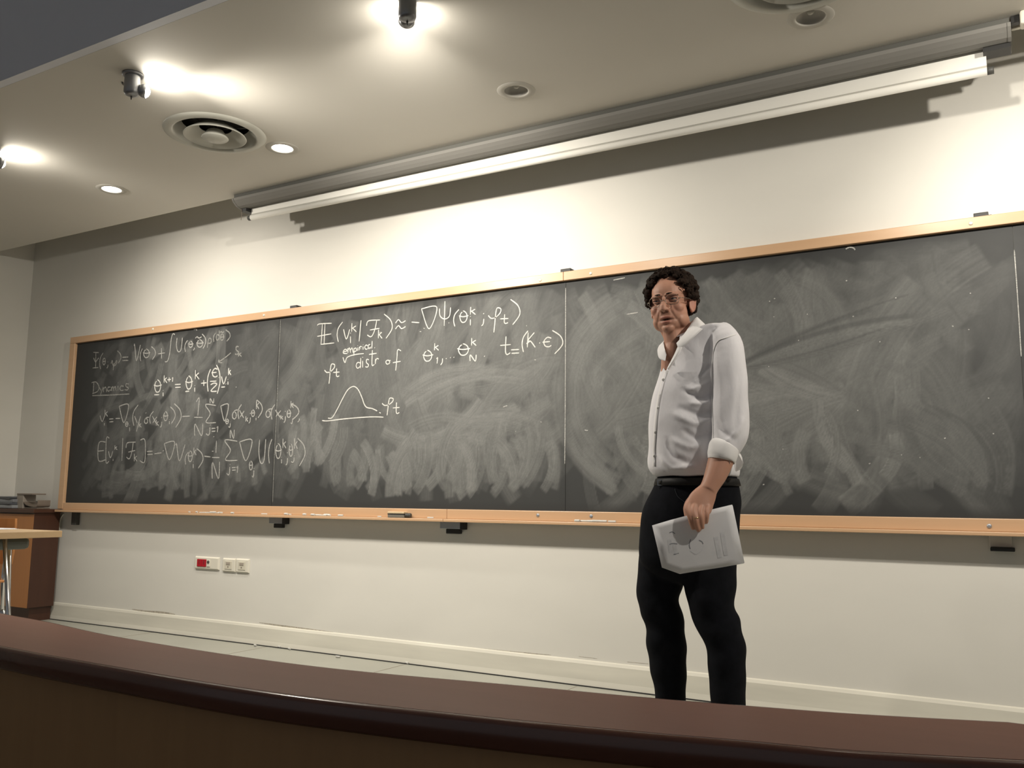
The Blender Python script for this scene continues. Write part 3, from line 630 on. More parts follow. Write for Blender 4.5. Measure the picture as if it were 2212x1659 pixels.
for (zA, zB, m_) in ((0.017, 0.0235, M_CASE),):
    sp(mesh_obj('hem_strip', [(fxl, -0.2625, zl+zA), (fxr, -0.2625, zr+zA), (fxr, -0.2625, zr+zB), (fxl, -0.2625, zl+zB)], [(0,1,2,3)], M_HEM))
sp(tube('bar_end', [(fxl-0.022, -0.259, zl), (fxl-0.0005, -0.259, zl)], 0.0155, M_DKGREY, None, 16)); sp(tube('bar_end', [(fxr+0.0005, -0.259, zr), (fxr+0.024, -0.259, zr)], 0.0155, M_DKGREY, None, 16))
# fixing at the right-hand end: black shaft, white bracket, pale strip
sp(box('end_shaft', SXR+0.0005, SXR+0.03, -0.36, -0.33, ZC-0.03, ZC-0.002, M_BLACK, bev=0.002))
sp(box('mounting_bracket', SXR+0.0305, SXR+0.12, -0.39, -0.33, ZC-0.055, ZC-0.0005, M_WHITEP, bev=0.008))
sp(box('cable_trunk', SXR+0.0005, SXR+0.9, -0.31, -0.29, ZC-0.03, ZC-0.005, M_WHITEP, bev=0.003))
cb = tube('pull_cable', [(SXL+0.02, -0.30, ZC-0.077), (SXL+0.019, -0.298, ZC-0.10), (SXL+0.022, -0.30, ZC-0.125), (SXL+0.019, -0.30, ZC-0.15)], 0.0018, M_TAUPE, None, 6); sp(cb)

# ------------------------------------------------------------------ ceiling fittings
def cut_ceiling(spots):
    bm = bmesh.new()
    xa, xb, ya, yb = XL+0.10, XR-0.3, YEDGE+0.041, YSTEP
    loops = [[(xa, ya), (xb, ya), (xb, yb), (xa, yb)]]+[[(x+r*math.cos(2*math.pi*k/48), y+r*math.sin(2*math.pi*k/48)) for k in range(48)] for x, y, r, h in spots]
    es = []
    for lp in loops:
        vs_ = [bm.verts.new((x, y, ZC)) for x, y in lp]
        es += [bm.edges.new((vs_[i-1], vs_[i])) for i in range(len(vs_))]
    bmesh.ops.triangle_fill(bm, use_beauty=True, use_dissolve=False, edges=es, normal=(0, 0, -1))
    for f in bm.faces:
        if f.normal.z > 0: f.normal_flip()
    c = loops[0]; lo = [bm.verts.new((x, y, ZC)) for x, y in c]; hi = [bm.verts.new((x, y, ZC+0.12)) for x, y in c]
    for i in range(4): bm.faces.new((lo[i-1], lo[i], hi[i], hi[i-1]))
    bm.faces.new(hi)
    bm.to_mesh(ceil.data); bm.free(); ceil.data.update()
DLP = [at_z(610, 320, ZC), at_z(241, 408.5, ZC), at_z(1115, 196, ZC), at_z(1751, 37, ZC)]
v1 = at_z(465, 288, ZC); v2 = at_z(1722, -56, ZC)
cut_ceiling([(p[0], p[1], 0.057, 0.075) for p in DLP]+[(v1[0], v1[1], 0.207, 0.10), (v2[0], v2[1], 0.207, 0.10)])
def vent(c, label):
    t = thing('ceiling_vent', label, 'air vent', 'round ceiling vents', (c[0], c[1], ZC))
    def tp(o): o.parent = t; return o
    tp(lathe('outer_ring', [(0.168, 0.050), (0.203, 0.000), (0.207, -0.010), (0.215, -0.013), (0.240, -0.010), (0.254, -0.004), (0.256, -0.0002)], M_VENT, None, 72))
    tp(lathe('duct', [(0.2065, 0.003), (0.2065, 0.095), (0.14, 0.0955), (0.0, 0.0955)], M_DARKIN, None, 48))
    tp(lathe('middle_cone', [(0.085, 0.034), (0.120, 0.010), (0.152, -0.014), (0.157, -0.021), (0.153, -0.023), (0.118, 0.004), (0.080, 0.028)], M_VENT, None, 72))
    tp(lathe('centre_disc', [(0.040, 0.012), (0.062, -0.018), (0.068, -0.026), (0.064, -0.031), (0.03, -0.036), (0.0, -0.037)], M_VENT, None, 48))
    tp(lathe('hub_stem', [(0.012, -0.02), (0.012, 0.095)], M_DKGREY, None, 10))
    for k in range(3):
        a = 0.5+k*2.094; tp(tube('spoke', [(0.04*math.cos(a), 0.04*math.sin(a), 0.024), (0.195*math.cos(a), 0.195*math.sin(a), 0.03)], 0.004, M_DKGREY, None, 6))
vent(v1, 'round multi-ring ceiling air vent between a lit spotlight and a lit downlight')
vent(v2, 'round multi-ring ceiling air vent beside an unlit downlight above the screen')
def downlight(u, v, lit, label, group):
    p = at_z(u, v, ZC); t = thing('downlight', label, 'downlight', group, (p[0], p[1], ZC))
    def tp(o): o.parent = t; return o
    tp(lathe('rim', [(0.0545, 0.004), (0.0555, -0.003), (0.060, -0.0045), (0.084, -0.003), (0.089, -0.0003)], M_RIM, None, 40))
    if lit:
        tp(lathe('lamp_lens', [(0.0, -0.003), (0.03, -0.0025), (0.056, -0.0005)], M_DLENS, None, 40))
        l = bpy.data.lights.new('downlight_beam', 'SPOT'); l.energy = E_DOWN; l.color = (1.0, 0.94, 0.84); l.spot_size = math.radians(105); l.spot_blend = 0.9; l.shadow_soft_size = 0.05
        o = link(bpy.data.objects.new('downlight_beam', l), t); o.location = (0, 0, -0.03)
    else:
        tp(lathe('reflector', [(0.0555, 0.001), (0.050, 0.014), (0.036, 0.026), (0.015, 0.032), (0.0, 0.033)], M_REFL, None, 40))
        tp(lathe('unlit_bulb', [(0.0, 0.012), (0.010, 0.014), (0.016, 0.022), (0.014, 0.032)], M_VENT, None, 20))
downlight(610, 320, True, 'lit recessed ceiling downlight beside the round air vent', 'lit downlights')
downlight(241, 408.5, True, 'lit recessed ceiling downlight nearer the corner of the room', 'lit downlights')
downlight(1115, 196, False, 'unlit recessed ceiling downlight midway along the projection screen', 'unlit downlights')
downlight(1751, 37, False, 'unlit recessed ceiling downlight beside the second air vent', 'unlit downlights')
def spotlight(cx, cy, target, label, beam=1.0, zb=2.70, cone=140):
    aim = np.array([target[0]-cx, target[1]-cy]); aim /= np.linalg.norm(aim)
    t = thing('spotlight', label, 'spotlight', 'surface spotlights', (cx, cy, ZC))
    def tp(o): o.parent = t; return o
    tp(lathe('ceiling_base', [(0.0, -0.0005), (0.045, -0.0005), (0.045, -0.010), (0.038, -0.012), (0, -0.012)], M_LAMPBODY, None, 28))
    tp(lathe('housing', [(0.033, -0.012), (0.034, -0.06), (0.034, -0.086), (0.030, -0.097), (0.018, -0.103), (0.005, -0.105), (0.0, -0.105)], M_LAMPBODY, None, 32))
    tp(lathe('thumb_screw', [(0.0, -0.122), (0.002, -0.120), (0.004, -0.108), (0.004, -0.104)], M_DKGREY, None, 10))
    ax = Vector((aim[0], aim[1], -0.10)).normalized(); c = Vector((aim[0]*0.030, aim[1]*0.030, zb-ZC))
    tp(lathe('lamp_head', [(0.0, 0.0), (0.022, 0.0), (0.029, 0.012), (0.031, 0.030), (0.029, 0.030), (0.027, 0.026)], M_LAMPBODY, None, 28, tuple(c), ax))
    tp(lathe('lamp_lens', [(0.0, 0.046), (0.010, 0.0445), (0.020, 0.039), (0.026, 0.032), (0.028, 0.028)], M_LENS, None, 28, tuple(c), ax))
    l = bpy.data.lights.new('spotlight_beam', 'SPOT'); l.energy = E_BEAM*beam; l.color = WARM; l.spot_size = math.radians(cone); l.spot_blend = 1.0; l.shadow_soft_size = 0.034
    o = link(bpy.data.objects.new('spotlight_beam', l), t)
    pos = c+ax*0.052; o.location = pos
    tg = Vector(target)-Vector((cx, cy, ZC))-pos
    o.rotation_euler = tg.to_track_quat('-Z', 'Y').to_euler()
    return t
spotlight(4.27, -1.60, (2.95, 0.0, 0.6), 'grey cylinder spotlight hanging before the glow it throws on the ceiling')
s2 = at_z(316, 195, 2.70)
spotlight(s2[0]-0.045, s2[1]-0.04, (4.33, 0.0, 0.6), 'lit spotlight facing into the room next to the round air vent')
spotlight(1.42, -1.52, (1.62, 0.0, 0.6), 'lit spotlight washing the wall near the corner cabinet')
spotlight(5.75, -1.55, (7.10, 0.0, 0.95), 'lit spotlight over the man, turned toward the far end of the board', 0.9, cone=112)
spotlight(7.15, -1.55, (5.65, 0.0, 0.6), 'lit spotlight beyond the man, turned back toward the board')
rg = at_z(280, 180, ZC)
hk = [(rg[0]+0.03*math.cos(a), rg[1]+0.03*math.sin(a), ZC-0.004) for a in np.linspace(-0.4, 4.2, 14)]
tag(tube('ceiling_clip', hk, 0.004, M_DKGREY, None, 6), 'thin dark wire ring fixed to the ceiling beside lit spotlight', 'clip')

# ------------------------------------------------------------------ curved counter in the foreground
CZ = 0.50
backp = [at_z(u, v, CZ)[:2] for u, v in ((0,1322),(109,1342),(249,1372),(497,1412),(746,1444),(1100,1476),(1402,1504),(1611,1521),(1854,1539),(2175,1556.5))]
frontp = [at_z(u, v, CZ)[:2] for u, v in ((0,1399),(249,1444),(497,1486),(746,1519),(1100,1558),(1402,1587),(1603,1604),(1854,1627),(2212,1647))]
backp = [np.array([2.72, -2.13])]+backp
frontp = [np.array([3.05, -2.565])]+frontp
endp = [np.array([6.150, -2.075]), np.array([6.185, -2.095]), np.array([6.22, -2.14]), np.array([6.30, -2.23]), np.array([6.33, -2.27])]
frontp.append(np.array([6.30, -2.315]))
leftp = [np.array(q) for q in ((2.94, -2.545), (2.83, -2.49), (2.74, -2.40), (2.69, -2.29), (2.68, -2.20), (2.69, -2.15))]
loop = [np.array(q) for q in catmull(backp, 5)]+endp+[np.array(q) for q in catmull(frontp[::-1], 5)]+leftp
def inset(P, d):
    n = len(P); out = []
    for i in range(n):
        a, b, c = P[i-1], P[i], P[(i+1) % n]
        t = (c-a)/(np.linalg.norm(c-a)+1e-9); out.append(b+np.array([t[1], -t[0]])*d)
    return out
area = 0.5*sum(loop[i-1][0]*loop[i][1]-loop[i][0]*loop[i-1][1] for i in range(len(loop)))
sgn = 1 if area < 0 else -1
ctr = thing('curved_counter', 'long curved dark wooden counter with rounded lip in front of the board', 'counter', loc=(4.6, -2.4, -0.27))
def cp(o): o.parent = ctr; o.matrix_parent_inverse = Matrix.Translation(-Vector(ctr.location)); return o
def loft(name, rings, mtl, cap0=False, cap1=False, smooth=True):
    n = len(rings[0]); V = [q for r in rings for q in r]; F = []
    for i in range(len(rings)-1):
        for k in range(n): F.append((i*n+k, i*n+(k+1) % n, (i+1)*n+(k+1) % n, (i+1)*n+k))
    if cap0: F.append(tuple(range(n))[::-1])
    if cap1: F.append(tuple(range((len(rings)-1)*n, len(rings)*n)))
    return fixn(mesh_obj(name, V, F, mtl, None, smooth))
def lv(d, z): return [(q[0], q[1], z) for q in inset(loop, sgn*d)]
cp(loft('counter_top', [lv(0.016, CZ), lv(0.016, CZ-0.02)], M_COUNTER, True, True, False))
cp(loft('edge_lip', [lv(0.0159, CZ-0.0005), lv(0.010, CZ-0.0005), lv(0.004, CZ-0.004), lv(0.0, CZ-0.011), lv(0.0, CZ-0.050), lv(0.004, CZ-0.056), lv(0.0159, CZ-0.056), lv(0.0159, CZ-0.0005)], M_EDGE, smooth=True))
npf = len(catmull(frontp[::-1], 5))
fr = inset(loop, sgn*0.055)[-npf-len(leftp)+8:-len(leftp)-2]
fr2 = [q+np.array([0.0, 0.02]) for q in fr]
idx = [0]
for a in idx:
    b = len(fr)-1
    if b <= a: continue
    g = Geo(); seg = [np.array(q) for q in fr[a:b+1]]; seg2 = [np.array(q) for q in fr2[a:b+1]]
    seg[0] = seg[0]+(seg[1]-seg[0])*0.01; seg[-1] = seg[-1]+(seg[-2]-seg[-1])*0.01
    n = len(seg); V = [(q[0], q[1], CZ-0.0565) for q in seg]+[(q[0], q[1], -0.27) for q in seg]+[(q[0], q[1], CZ-0.0565) for q in seg2]+[(q[0], q[1], -0.27) for q in seg2]
    F = [(i, i+1, n+i+1, n+i) for i in range(n-1)]+[(2*n+i, 3*n+i, 3*n+i+1, 2*n+i+1) for i in range(n-1)]+[(0, n, 3*n, 2*n), (n-1, 2*n+n-1, 3*n+n-1, 2*n-1)]+[(i, 2*n+i, 2*n+i+1, i+1) for i in range(n-1)]+[(n+i, n+i+1, 3*n+i+1, 3*n+i) for i in range(n-1)]
    g.add(V, F); cp(fixn(g.obj('front_panel', M_PANEL)))

# ------------------------------------------------------------------ corner: cabinet and the things on it
CX1 = -0.068; CD = -0.19
cab = thing('low_cabinet', 'low corner cabinet with orange wood front and dark side under the board end', 'cabinet', loc=(XL+0.3, -0.08, 0))
def kp(o): o.parent = cab; o.matrix_parent_inverse = Matrix.Translation(-Vector(cab.location)); return o
kp(box('side_panel', CX1-0.02, CX1, CD, WALLY-0.03, 0.10, 0.775, M_CABD, bev=0.001))
kp(box('carcass', XL+0.002, CX1-0.0205, CD+0.019, WALLY-0.03, 0.10, 0.775, M_CABD))
kp(box('front_panel', XL+0.002, CX1-0.0005, CD-0.0005, CD+0.018, 0.10, 0.765, M_CABO, bev=0.001))
kp(box('cabinet_top', XL+0.002, CX1+0.018, CD-0.02, WALLY-0.03, 0.7755, 0.803, M_CABD, bev=0.004))
kp(box('plinth', XL+0.002, CX1-0.03, CD+0.035, WALLY-0.03, 0.0, 0.0995, M_CABD))
zt = 0.8035
tr = thing('letter_tray', 'taupe plastic desk tray with upright and cantilevered shelf on the cabinet', 'desk tray', loc=(-0.3, -0.06, zt))
def rp(o): o.parent = tr; o.matrix_parent_inverse = Matrix.Translation(-Vector(tr.location)); return o
ty = -0.06
def tx(u): return at_y(u, 1090, ty)[0]
def tz(v): return at_y(70, v, ty)[2]
rp(box('upright', tx(49), tx(63), ty-0.05, ty+0.05, zt, tz(1069), M_TAUPE2, bev=0.003))
rp(box('shelf', tx(50), tx(83), ty-0.055, ty+0.055, tz(1069)+0.0005, tz(1066), M_TAUPE, bev=0.002))
lowp = catmull([(tx(64), tz(1084)), (tx(70), tz(1089)), (tx(80), tz(1092)), (tx(93), tz(1092.5)), (tx(94.5), tz(1080))], 4)
g = Geo()
nL = len(lowp); V = []
for dy in (-0.05, 0.05):
    for q in lowp: V.append((q[0], ty+dy, q[1]))
    for q in lowp[::-1]: V.append((q[0]+0.002, ty+dy, q[1]-0.007))
m2 = 2*nL
g.add(V, [tuple(range(m2)), tuple(range(m2, 2*m2))[::-1]]+[(i, m2+i, m2+(i+1) % m2, (i+1) % m2) for i in range(m2)])
rp(fixn(g.obj('lower_tray', M_TAUPE)))
rp(box('foot', tx(66), tx(95), ty-0.05, ty+0.05, zt, zt+0.008, M_TAUPE, bev=0.002))
hgt = zt+0.0003
for k in range(5):
    th = [0.028, 0.016, 0.022, 0.012, 0.010][k]
    o = thing('magazine', ['thick black binder at the bottom of the pile on the cabinet', 'dark grey glossy magazine lying on the black binder', 'pale grey plastic folder in the pile on the cabinet', 'dark blue-grey magazine above the pale folder', 'grey magazine on top of the pile on the cabinet'][k], 'magazine', 'magazines piled on the cabinet', (-0.55, -0.07, hgt))
    w_, d_ = 0.135-0.006*k, 0.09
    bm = bmesh.new(); box_bm(bm, -w_, w_, -d_, d_, 0, th, 0.003); c = bm_obj('cover', bm, M_MAG[k], o)
    bm = bmesh.new(); box_bm(bm, -w_+0.004, w_+0.0007, -d_-0.0007, d_-0.004, 0.003, th-0.003, 0); bm_obj('pages', bm, M_MAG[(k+2) % 5], o)
    o.rotation_euler = (0, 0.0, [0.03, -0.06, 0.10, -0.03, 0.07][k]); hgt += th+0.0004
wc = catmull([(at_y(138, 1110, WALLY-0.006)), (at_y(131, 1120, WALLY-0.006)), (at_y(128, 1135, WALLY-0.006)), (at_y(127, 1150, WALLY-0.006))], 5)
tag(tube('wall_cable', wc, 0.0055, M_WHITEP, None, 8), 'short white cable running down the wall under the board corner', 'cable')

# pale table and chair at the side
tb = thing('side_table', 'pale wooden table with slanted chrome leg beside the curved counter', 'table', loc=(2.0, -1.8, 0))
def bpt(o): o.parent = tb; o.matrix_parent_inverse = Matrix.Translation(-Vector(tb.location)); return o
ca = at_z(135, 1146.5, 0.75)
TX1, TY1 = ca[0], ca[1]
bpt(box('tabletop', TX1-1.1, TX1, TY1-0.36, TY1, 0.722, 0.75, M_PINE, bev=0.002))
gb = at_y(57, 1170, TY1-0.12)
bpt(box('under_tray', gb[0]-0.5, gb[0], TY1-0.30, TY1-0.10, 0.672, 0.7215, M_TRAYG, bev=0.016))
for (u0, v0, u1, v1, yy) in ((9, 1180, 18, 1326, TY1-0.24),):
    a = at_y(u0, v0, yy); a[2] = 0.7215; b = at_y(u1, v1, yy); s = (0.0-a[2])/(b[2]-a[2]); b = a+(b-a)*s
    bpt(tube('leg', [a, b], 0.009, M_CHROME, None, 12)); 
    k = a+(b-a)*0.42
    bpt(tube('leg_brace', [k, k+np.array([-0.45, 0.0, 0.0])], 0.009, M_CHROME, None, 10))
    bpt(lathe('brace_knob', [(0, 0.02), (0.014, 0.016), (0.018, 0), (0.014, -0.016), (0, -0.02)], M_CHROME, None, 16, tuple(k+np.array([-0.02, -0.012, 0]))))
    for dx, dy in ((-0.95, 0.0), (-0.30, 0.20), (-0.95, 0.20)):
        bpt(tube('leg', [a+np.array([dx, dy, 0]), b+np.array([dx-(0.1 if dx else 0), dy, 0])], 0.009, M_CHROME, None, 12))
for k in range(2):
    o = box('paper_sheet', 0, 0.21, 0, 0.297, 0, 0.0012, M_PAPER); tag(o, ['white sheet of paper lying on the pale table', 'second white paper sheet topping the one on the pale table'][k], 'paper', 'papers on the side table')
    c = at_z(12, 1143, 0.752); o.location = (c[0]-0.2, TY1-0.33-0.01*k, 0.7503+0.0015*k); o.rotation_euler = (0, 0, 0.06+0.10*k)
ch = thing('plywood_chair', 'orange plywood chair standing between the pale table and the cabinet', 'chair', loc=(1.5, -1.2, 0))
cc = at_z(38, 1120, 0.775)
def hp(o): o.parent = ch; o.matrix_parent_inverse = Matrix.Translation(-Vector(ch.location)); return o
bx, by = cc[0], cc[1]
g = Geo(); V = []; n = 9
for dx in (0, -0.012):
    for zi, zz_ in enumerate((0.525, 0.595, 0.675, 0.745, 0.775)):
        for k in range(n):
            s = k/(n-1); hw = 0.20*(0.93 if zi == 0 else 1.0 if zi < 4 else 0.985)
            V.append((bx-0.2+(s-.5)*2*hw, by-0.035*(1-(2*s-1)**2)+dx+0.0, zz_))
F = []
L = 5*n
for zi in range(4):
    for k in range(n-1):
        F.append((zi*n+k, zi*n+k+1, (zi+1)*n+k+1, (zi+1)*n+k)); F.append((L+zi*n+k, L+(zi+1)*n+k, L+(zi+1)*n+k+1, L+zi*n+k+1))
for zi in range(4):
    for k in (0, n-1): F.append((zi*n+k, (zi+1)*n+k, L+(zi+1)*n+k, L+zi*n+k))
for k in range(n-1):
    F.append((k, L+k, L+k+1, k+1)); F.append((4*n+k, 4*n+k+1, L+4*n+k+1, L+4*n+k))
g.add(V, F); hp(fixn(g.obj('backrest', M_CABO, smooth=False)))
hp(box('seat', bx-0.40, bx, by-0.44, by-0.04, 0.43, 0.442, M_CABO, bev=0.004))
for sx in (-0.36, -0.04):
    hp(tube('leg', [(bx+sx, by-0.41, 0.43), (bx+sx, by-0.42, 0.0)], 0.010, M_CHROME, None, 10))
    hp(tube('leg', [(bx+sx, by-0.025, 0.58), (bx+sx, by-0.03, 0.44), (bx+sx, by-0.0, 0.0)], 0.010, M_CHROME, None, 10))

# ------------------------------------------------------------------ the man
O = np.array([5.07, -0.90, 0.0])
dv = np.array([O[0]-CAM[0], O[1]-CAM[1], 0.0]); dv /= np.linalg.norm(dv)      # away from the camera
rv = np.array([dv[1], -dv[0], 0.0])                                            # to the right as the camera sees him
def man(u, v, dd=0.0):
    d = ray(u, v); t = ((O-CAM)@dv+dd)/(d@dv); return CAM+d*t
def mpx(u, v, dd=0.0):      # metres per pixel there
    d = ray(u, v); return ((O-CAM)@dv+dd)/(d@dv)/FPX
person = thing('person', 'man in untucked-collar white shirt and black jeans holding papers before the board', 'person', loc=tuple(O))
person['label'] = 'standing man with glasses, white shirt and black jeans holding papers before the board'
def pp(o, parent=None):
    q = parent or person
    o.parent = q
    if q is person: o.matrix_parent_inverse = Matrix.Translation(-Vector(O))
    return o
def limb(geo, rings, n=28, p=2.0, horiz=False):
    """rings: (u, v, halfwidth_px, rb, dd)"""
    C = [man(r[0], r[1], r[4]) for r in rings]; m = len(C); V = []
    for i, r in enumerate(rings):
        t = C[min(i+1, m-1)]-C[max(i-1, 0)]; t /= np.linalg.norm(t)
        if horiz: a, b = rv, dv
        else:
            a = np.cross(t, dv); a /= np.linalg.norm(a); 
            if a@rv < 0: a = -a
            b = np.cross(a, t); b /= np.linalg.norm(b)
        hw = r[2]*mpx(r[0], r[1], r[4])
        for k in range(n):
            th = 2*math.pi*k/n; c_, s_ = math.cos(th), math.sin(th)
            V.append(C[i]+a*hw*math.copysign(abs(c_)**(2/p), c_)+b*r[3]*math.copysign(abs(s_)**(2/p), s_))
    F = [(i*n+k, i*n+(k+1) % n, (i+1)*n+(k+1) % n, (i+1)*n+k) for i in range(m-1) for k in range(n)]
    F += [tuple(range(n))[::-1], tuple(range((m-1)*n, m*n))]
    geo.add(V, F)
def LR(rows): return [((l+r)/2, v, (r-l)/2, rb, dd) for v, l, r, rb, dd in rows]
def interp_rows(rows, sub=3):
    return [tuple(q) for q in catmull(rows, sub)]

# --- shirt
sh = Geo()
torso = LR([(702, 1528, 1562, 0.045, -0.085), (708, 1508, 1577, 0.065, -0.075), (720, 1474, 1592, 0.095, -0.04), (745, 1442, 1599, 0.125, -0.01), (790, 1429, 1600, 0.14, 0.0), (850, 1412, 1597, 0.148, 0.0), (900, 1402, 1592, 0.15, 0.0), (950, 1402, 1592, 0.148, 0.0), (990, 1399, 1593, 0.146, 0.0), (1012, 1402, 1595, 0.142, 0.0), (1024, 1411, 1594, 0.135, 0.0), (1030, 1420, 1592, 0.128, 0.0)])
limb(sh, interp_rows(torso), 40, 2.2, True)
sleeve = [(1556, 716, 26, 0.045, -0.085), (1568, 738, 33, 0.058, -0.115), (1574, 775, 36, 0.062, -0.135), (1577, 820, 37, 0.062, -0.142), (1579, 870, 38, 0.062, -0.146), (1579, 915, 38, 0.062, -0.150), (1575, 945, 37, 0.060, -0.157), (1568, 966, 33, 0.056, -0.166), (1563, 976, 29, 0.050, -0.17)]
limb(sh, interp_rows(sleeve), 32)
rsl = [(1462, 755, 24, 0.045, 0.10), (1455, 800, 27, 0.05, 0.145), (1456, 860, 27, 0.05, 0.165), (1462, 920, 27, 0.05, 0.175), (1472, 965, 25, 0.048, 0.17)]
limb(sh, interp_rows(rsl), 24)
me = remesh(sh.v, sh.f, 0.0055, 6, 0.5)
co, no = me_co(me), me_no(me)
# cloth folds: soft ridges running from the armpit and hanging over the belt
rel = co-O; a_ = rel@rv; z_ = rel[:, 2]; d_ = rel@dv
def fold(px0, px1, px2, amp, wid, dd):
    P = [man(*q, dd) for q in (px0, px1, px2)]; C = np.array(catmull(P, 14)); Ca = np.stack([(C-O)@rv, (C-O)[:, 2]], 1)
    q = np.stack([a_, z_], 1); D = np.sqrt(((q[:, None, :]-Ca[None])**2).sum(-1)); k = D.argmin(1); dm = D.min(1)
    tt = k/(len(Ca)-1); w_ = amp*np.exp(-(dm/wid)**2)*np.clip(np.sin(np.pi*np.clip(tt, 0.02, .98))*1.4, 0, 1)
    front = np.clip(-(no@dv)*1.5, 0, 1)
    return 0.6*(w_*front)[:, None]*no
co2 = co.copy()
for args in (((1536,790),(1510,815),(1478,835),-.008,.008,-.1), ((1538,825),(1515,838),(1480,850),.010,.010,-.1), ((1538,852),(1512,862),(1470,842),-.013,.010,-.1), ((1538,868),(1516,876),(1484,872),.011,.009,-.1),
             ((1538,888),(1508,898),(1462,880),-.011,.011,-.1), ((1538,905),(1505,918),(1450,893),.010,.011,-.1), ((1535,935),(1500,946),(1470,925),-.010,.011,-.1), ((1520,960),(1490,968),(1440,945),.008,.012,-.1),
             ((1440,940),(1455,985),(1500,1005),-.010,.012,-.1), ((1425,985),(1450,1012),(1505,1006),.010,.010,-.1), ((1410,960),(1425,1000),(1460,1022),-.007,.010,-.1), ((1545,900),(1560,935),(1590,955),-.008,.009,-.15),
             ((1605,900),(1590,935),(1560,962),.009,.009,-.15), ((1545,760),(1558,840),(1556,920),.005,.012,-.15), ((1600,800),(1592,870),(1585,930),-.005,.012,-.15), ((1440,800),(1428,870),(1420,950),.006,.012,-.08)):
    co2 += fold(*args)
# crease where the sleeve lies against the body
nz_ = np.sin(a_*31+np.sin(z_*17)*1.6)*np.sin(z_*23+np.sin(a_*13)*2)*0.0028
co2 += no*nz_[:, None]
me_set(me, co2)
VP = np.array([(1436, 728), (1466, 728), (1465, 752), (1452, 776), (1438, 800), (1433, 790), (1432, 760)], float)
def pix(P):
    d = P-CAM; z = d@CF; return np.stack([W/2+FPX*(d@CR)/z, H/2-FPX*(d@CU)/z], -1)
def inside(Q, poly):
    r = np.zeros(len(Q), bool); n = len(poly)
    for i in range(n):
        (x1, y1), (x2, y2) = poly[i-1], poly[i]
        c = ((y1 > Q[:, 1]) != (y2 > Q[:, 1])) & (Q[:, 0] < (x2-x1)*(Q[:, 1]-y1)/(y2-y1+1e-12)+x1); r ^= c
    return r
hide = inside(pix(co2), VP) & ((co2-O)@dv < 0.03)
bm = bmesh.new(); bm.from_mesh(me); bm.verts.ensure_lookup_table()
bmesh.ops.delete(bm, geom=[bm.verts[i] for i in np.nonzero(hide)[0]], context='VERTS'); bm.to_mesh(me); bm.free()
shirt = pp(link_mesh('shirt', me, M_SHIRT)); shirt['label'] = 'white cotton shirt with rolled sleeves'
# rolled cuff and its hanging flap
cg = Geo(); limb(cg, interp_rows([(1557, 993.5, 25.5, 0.048, -0.178), (1557, 993, 29, 0.054, -0.178), (1559, 987, 31.5, 0.058, -0.176), (1562, 976, 32.5, 0.060, -0.172), (1564, 968, 33, 0.059, -0.168), (1566, 964, 31, 0.055, -0.166)]), 32)
cuff = pp(fixn(cg.obj('cuff', M_COLLAR, None, True)), shirt)
fgq = Geo(); fgp = catmull([(1592, 972), (1602, 985), (1606, 1000), (1600, 1014), (1590, 1019), (1586, 1005), (1582, 988), (1584, 974)], 4, closed=True)
n = len(fgp); V = [man(q[0], q[1], -0.135+0.008*math.sin(q[1]*.2)) for q in fgp]+[man(q[0], q[1], -0.120+0.008*math.sin(q[1]*.2)) for q in fgp]
fgq.add(V, [tuple(range(n)), tuple(range(n, 2*n))[::-1]]+[(i, n+i, n+(i+1) % n, (i+1) % n) for i in range(n)])
pp(fixn(fgq.obj('cuff_flap', M_COLLAR)), shirt)
# shoulder seam, placket, buttons
def strip(name, cpts, w_px, th, mtl, parent, sub=6):
    """cpts: (u,v,dd) centre line; flat strip facing the camera"""
    C = [np.array(q) for q in catmull(cpts, sub)]; n = len(C); g = Geo(); V = []
    for i, q in enumerate(C):
        t = C[min(i+1, n-1)]-C[max(i-1, 0)]; nn = np.array([-t[1], t[0]]); nn /= np.linalg.norm(nn)+1e-9
        for s, e in ((-1, 0), (1, 0), (1, th), (-1, th)):
            V.append(man(q[0]+nn[0]*s*w_px/2, q[1]+nn[1]*s*w_px/2, q[2]+e))
    F = [(4*i+k, 4*i+(k+1) % 4, 4*i+4+(k+1) % 4, 4*i+4+k) for i in range(n-1) for k in range(4)]+[(0, 1, 2, 3), (4*n-4, 4*n-1, 4*n-2, 4*n-3)]
    g.add(V, F); return pp(fixn(g.obj(name, mtl, None, True)), parent)
from mathutils.bvhtree import BVHTree
def bvh_of(o): return BVHTree.FromPolygons([tuple(v.co) for v in o.data.vertices], [tuple(p.vertices) for p in o.data.polygons])
bt = bvh_of(shirt)
def on_shirt(u, v, lift=0.002):
    d = ray(u, v); hit = bt.ray_cast(Vector(CAM), Vector(d).normalized())
    if hit[0] is None: return man(u, v, -0.1)
    return np.array(hit[0])-d/np.linalg.norm(d)*lift
def surf_strip(name, pts, w_px, mtl, parent, lift=0.003, sub=8):
    C = [np.array(q) for q in catmull(pts, sub)]; n = len(C); V = []
    for i, q in enumerate(C):
        t = C[min(i+1, n-1)]-C[max(i-1, 0)]; nn = np.array([-t[1], t[0]]); nn /= np.linalg.norm(nn)+1e-9
        for s, l in ((-1, -0.004), (-0.8, lift), (0.8, lift), (1, -0.004)): V.append(on_shirt(q[0]+nn[0]*s*w_px/2, q[1]+nn[1]*s*w_px/2, l))
    F = [(4*i+k, 4*i+k+1, 4*i+5+k, 4*i+4+k) for i in range(n-1) for k in range(3)]
    return pp(mesh_obj(name, V, F, mtl, None, True), parent)
surf_strip('placket', [(1440, 800), (1432, 825), (1424, 860), (1418, 900), (1415, 940), (1413, 980), (1413, 1008)], 9, M_COLLAR, shirt, 0.0015)
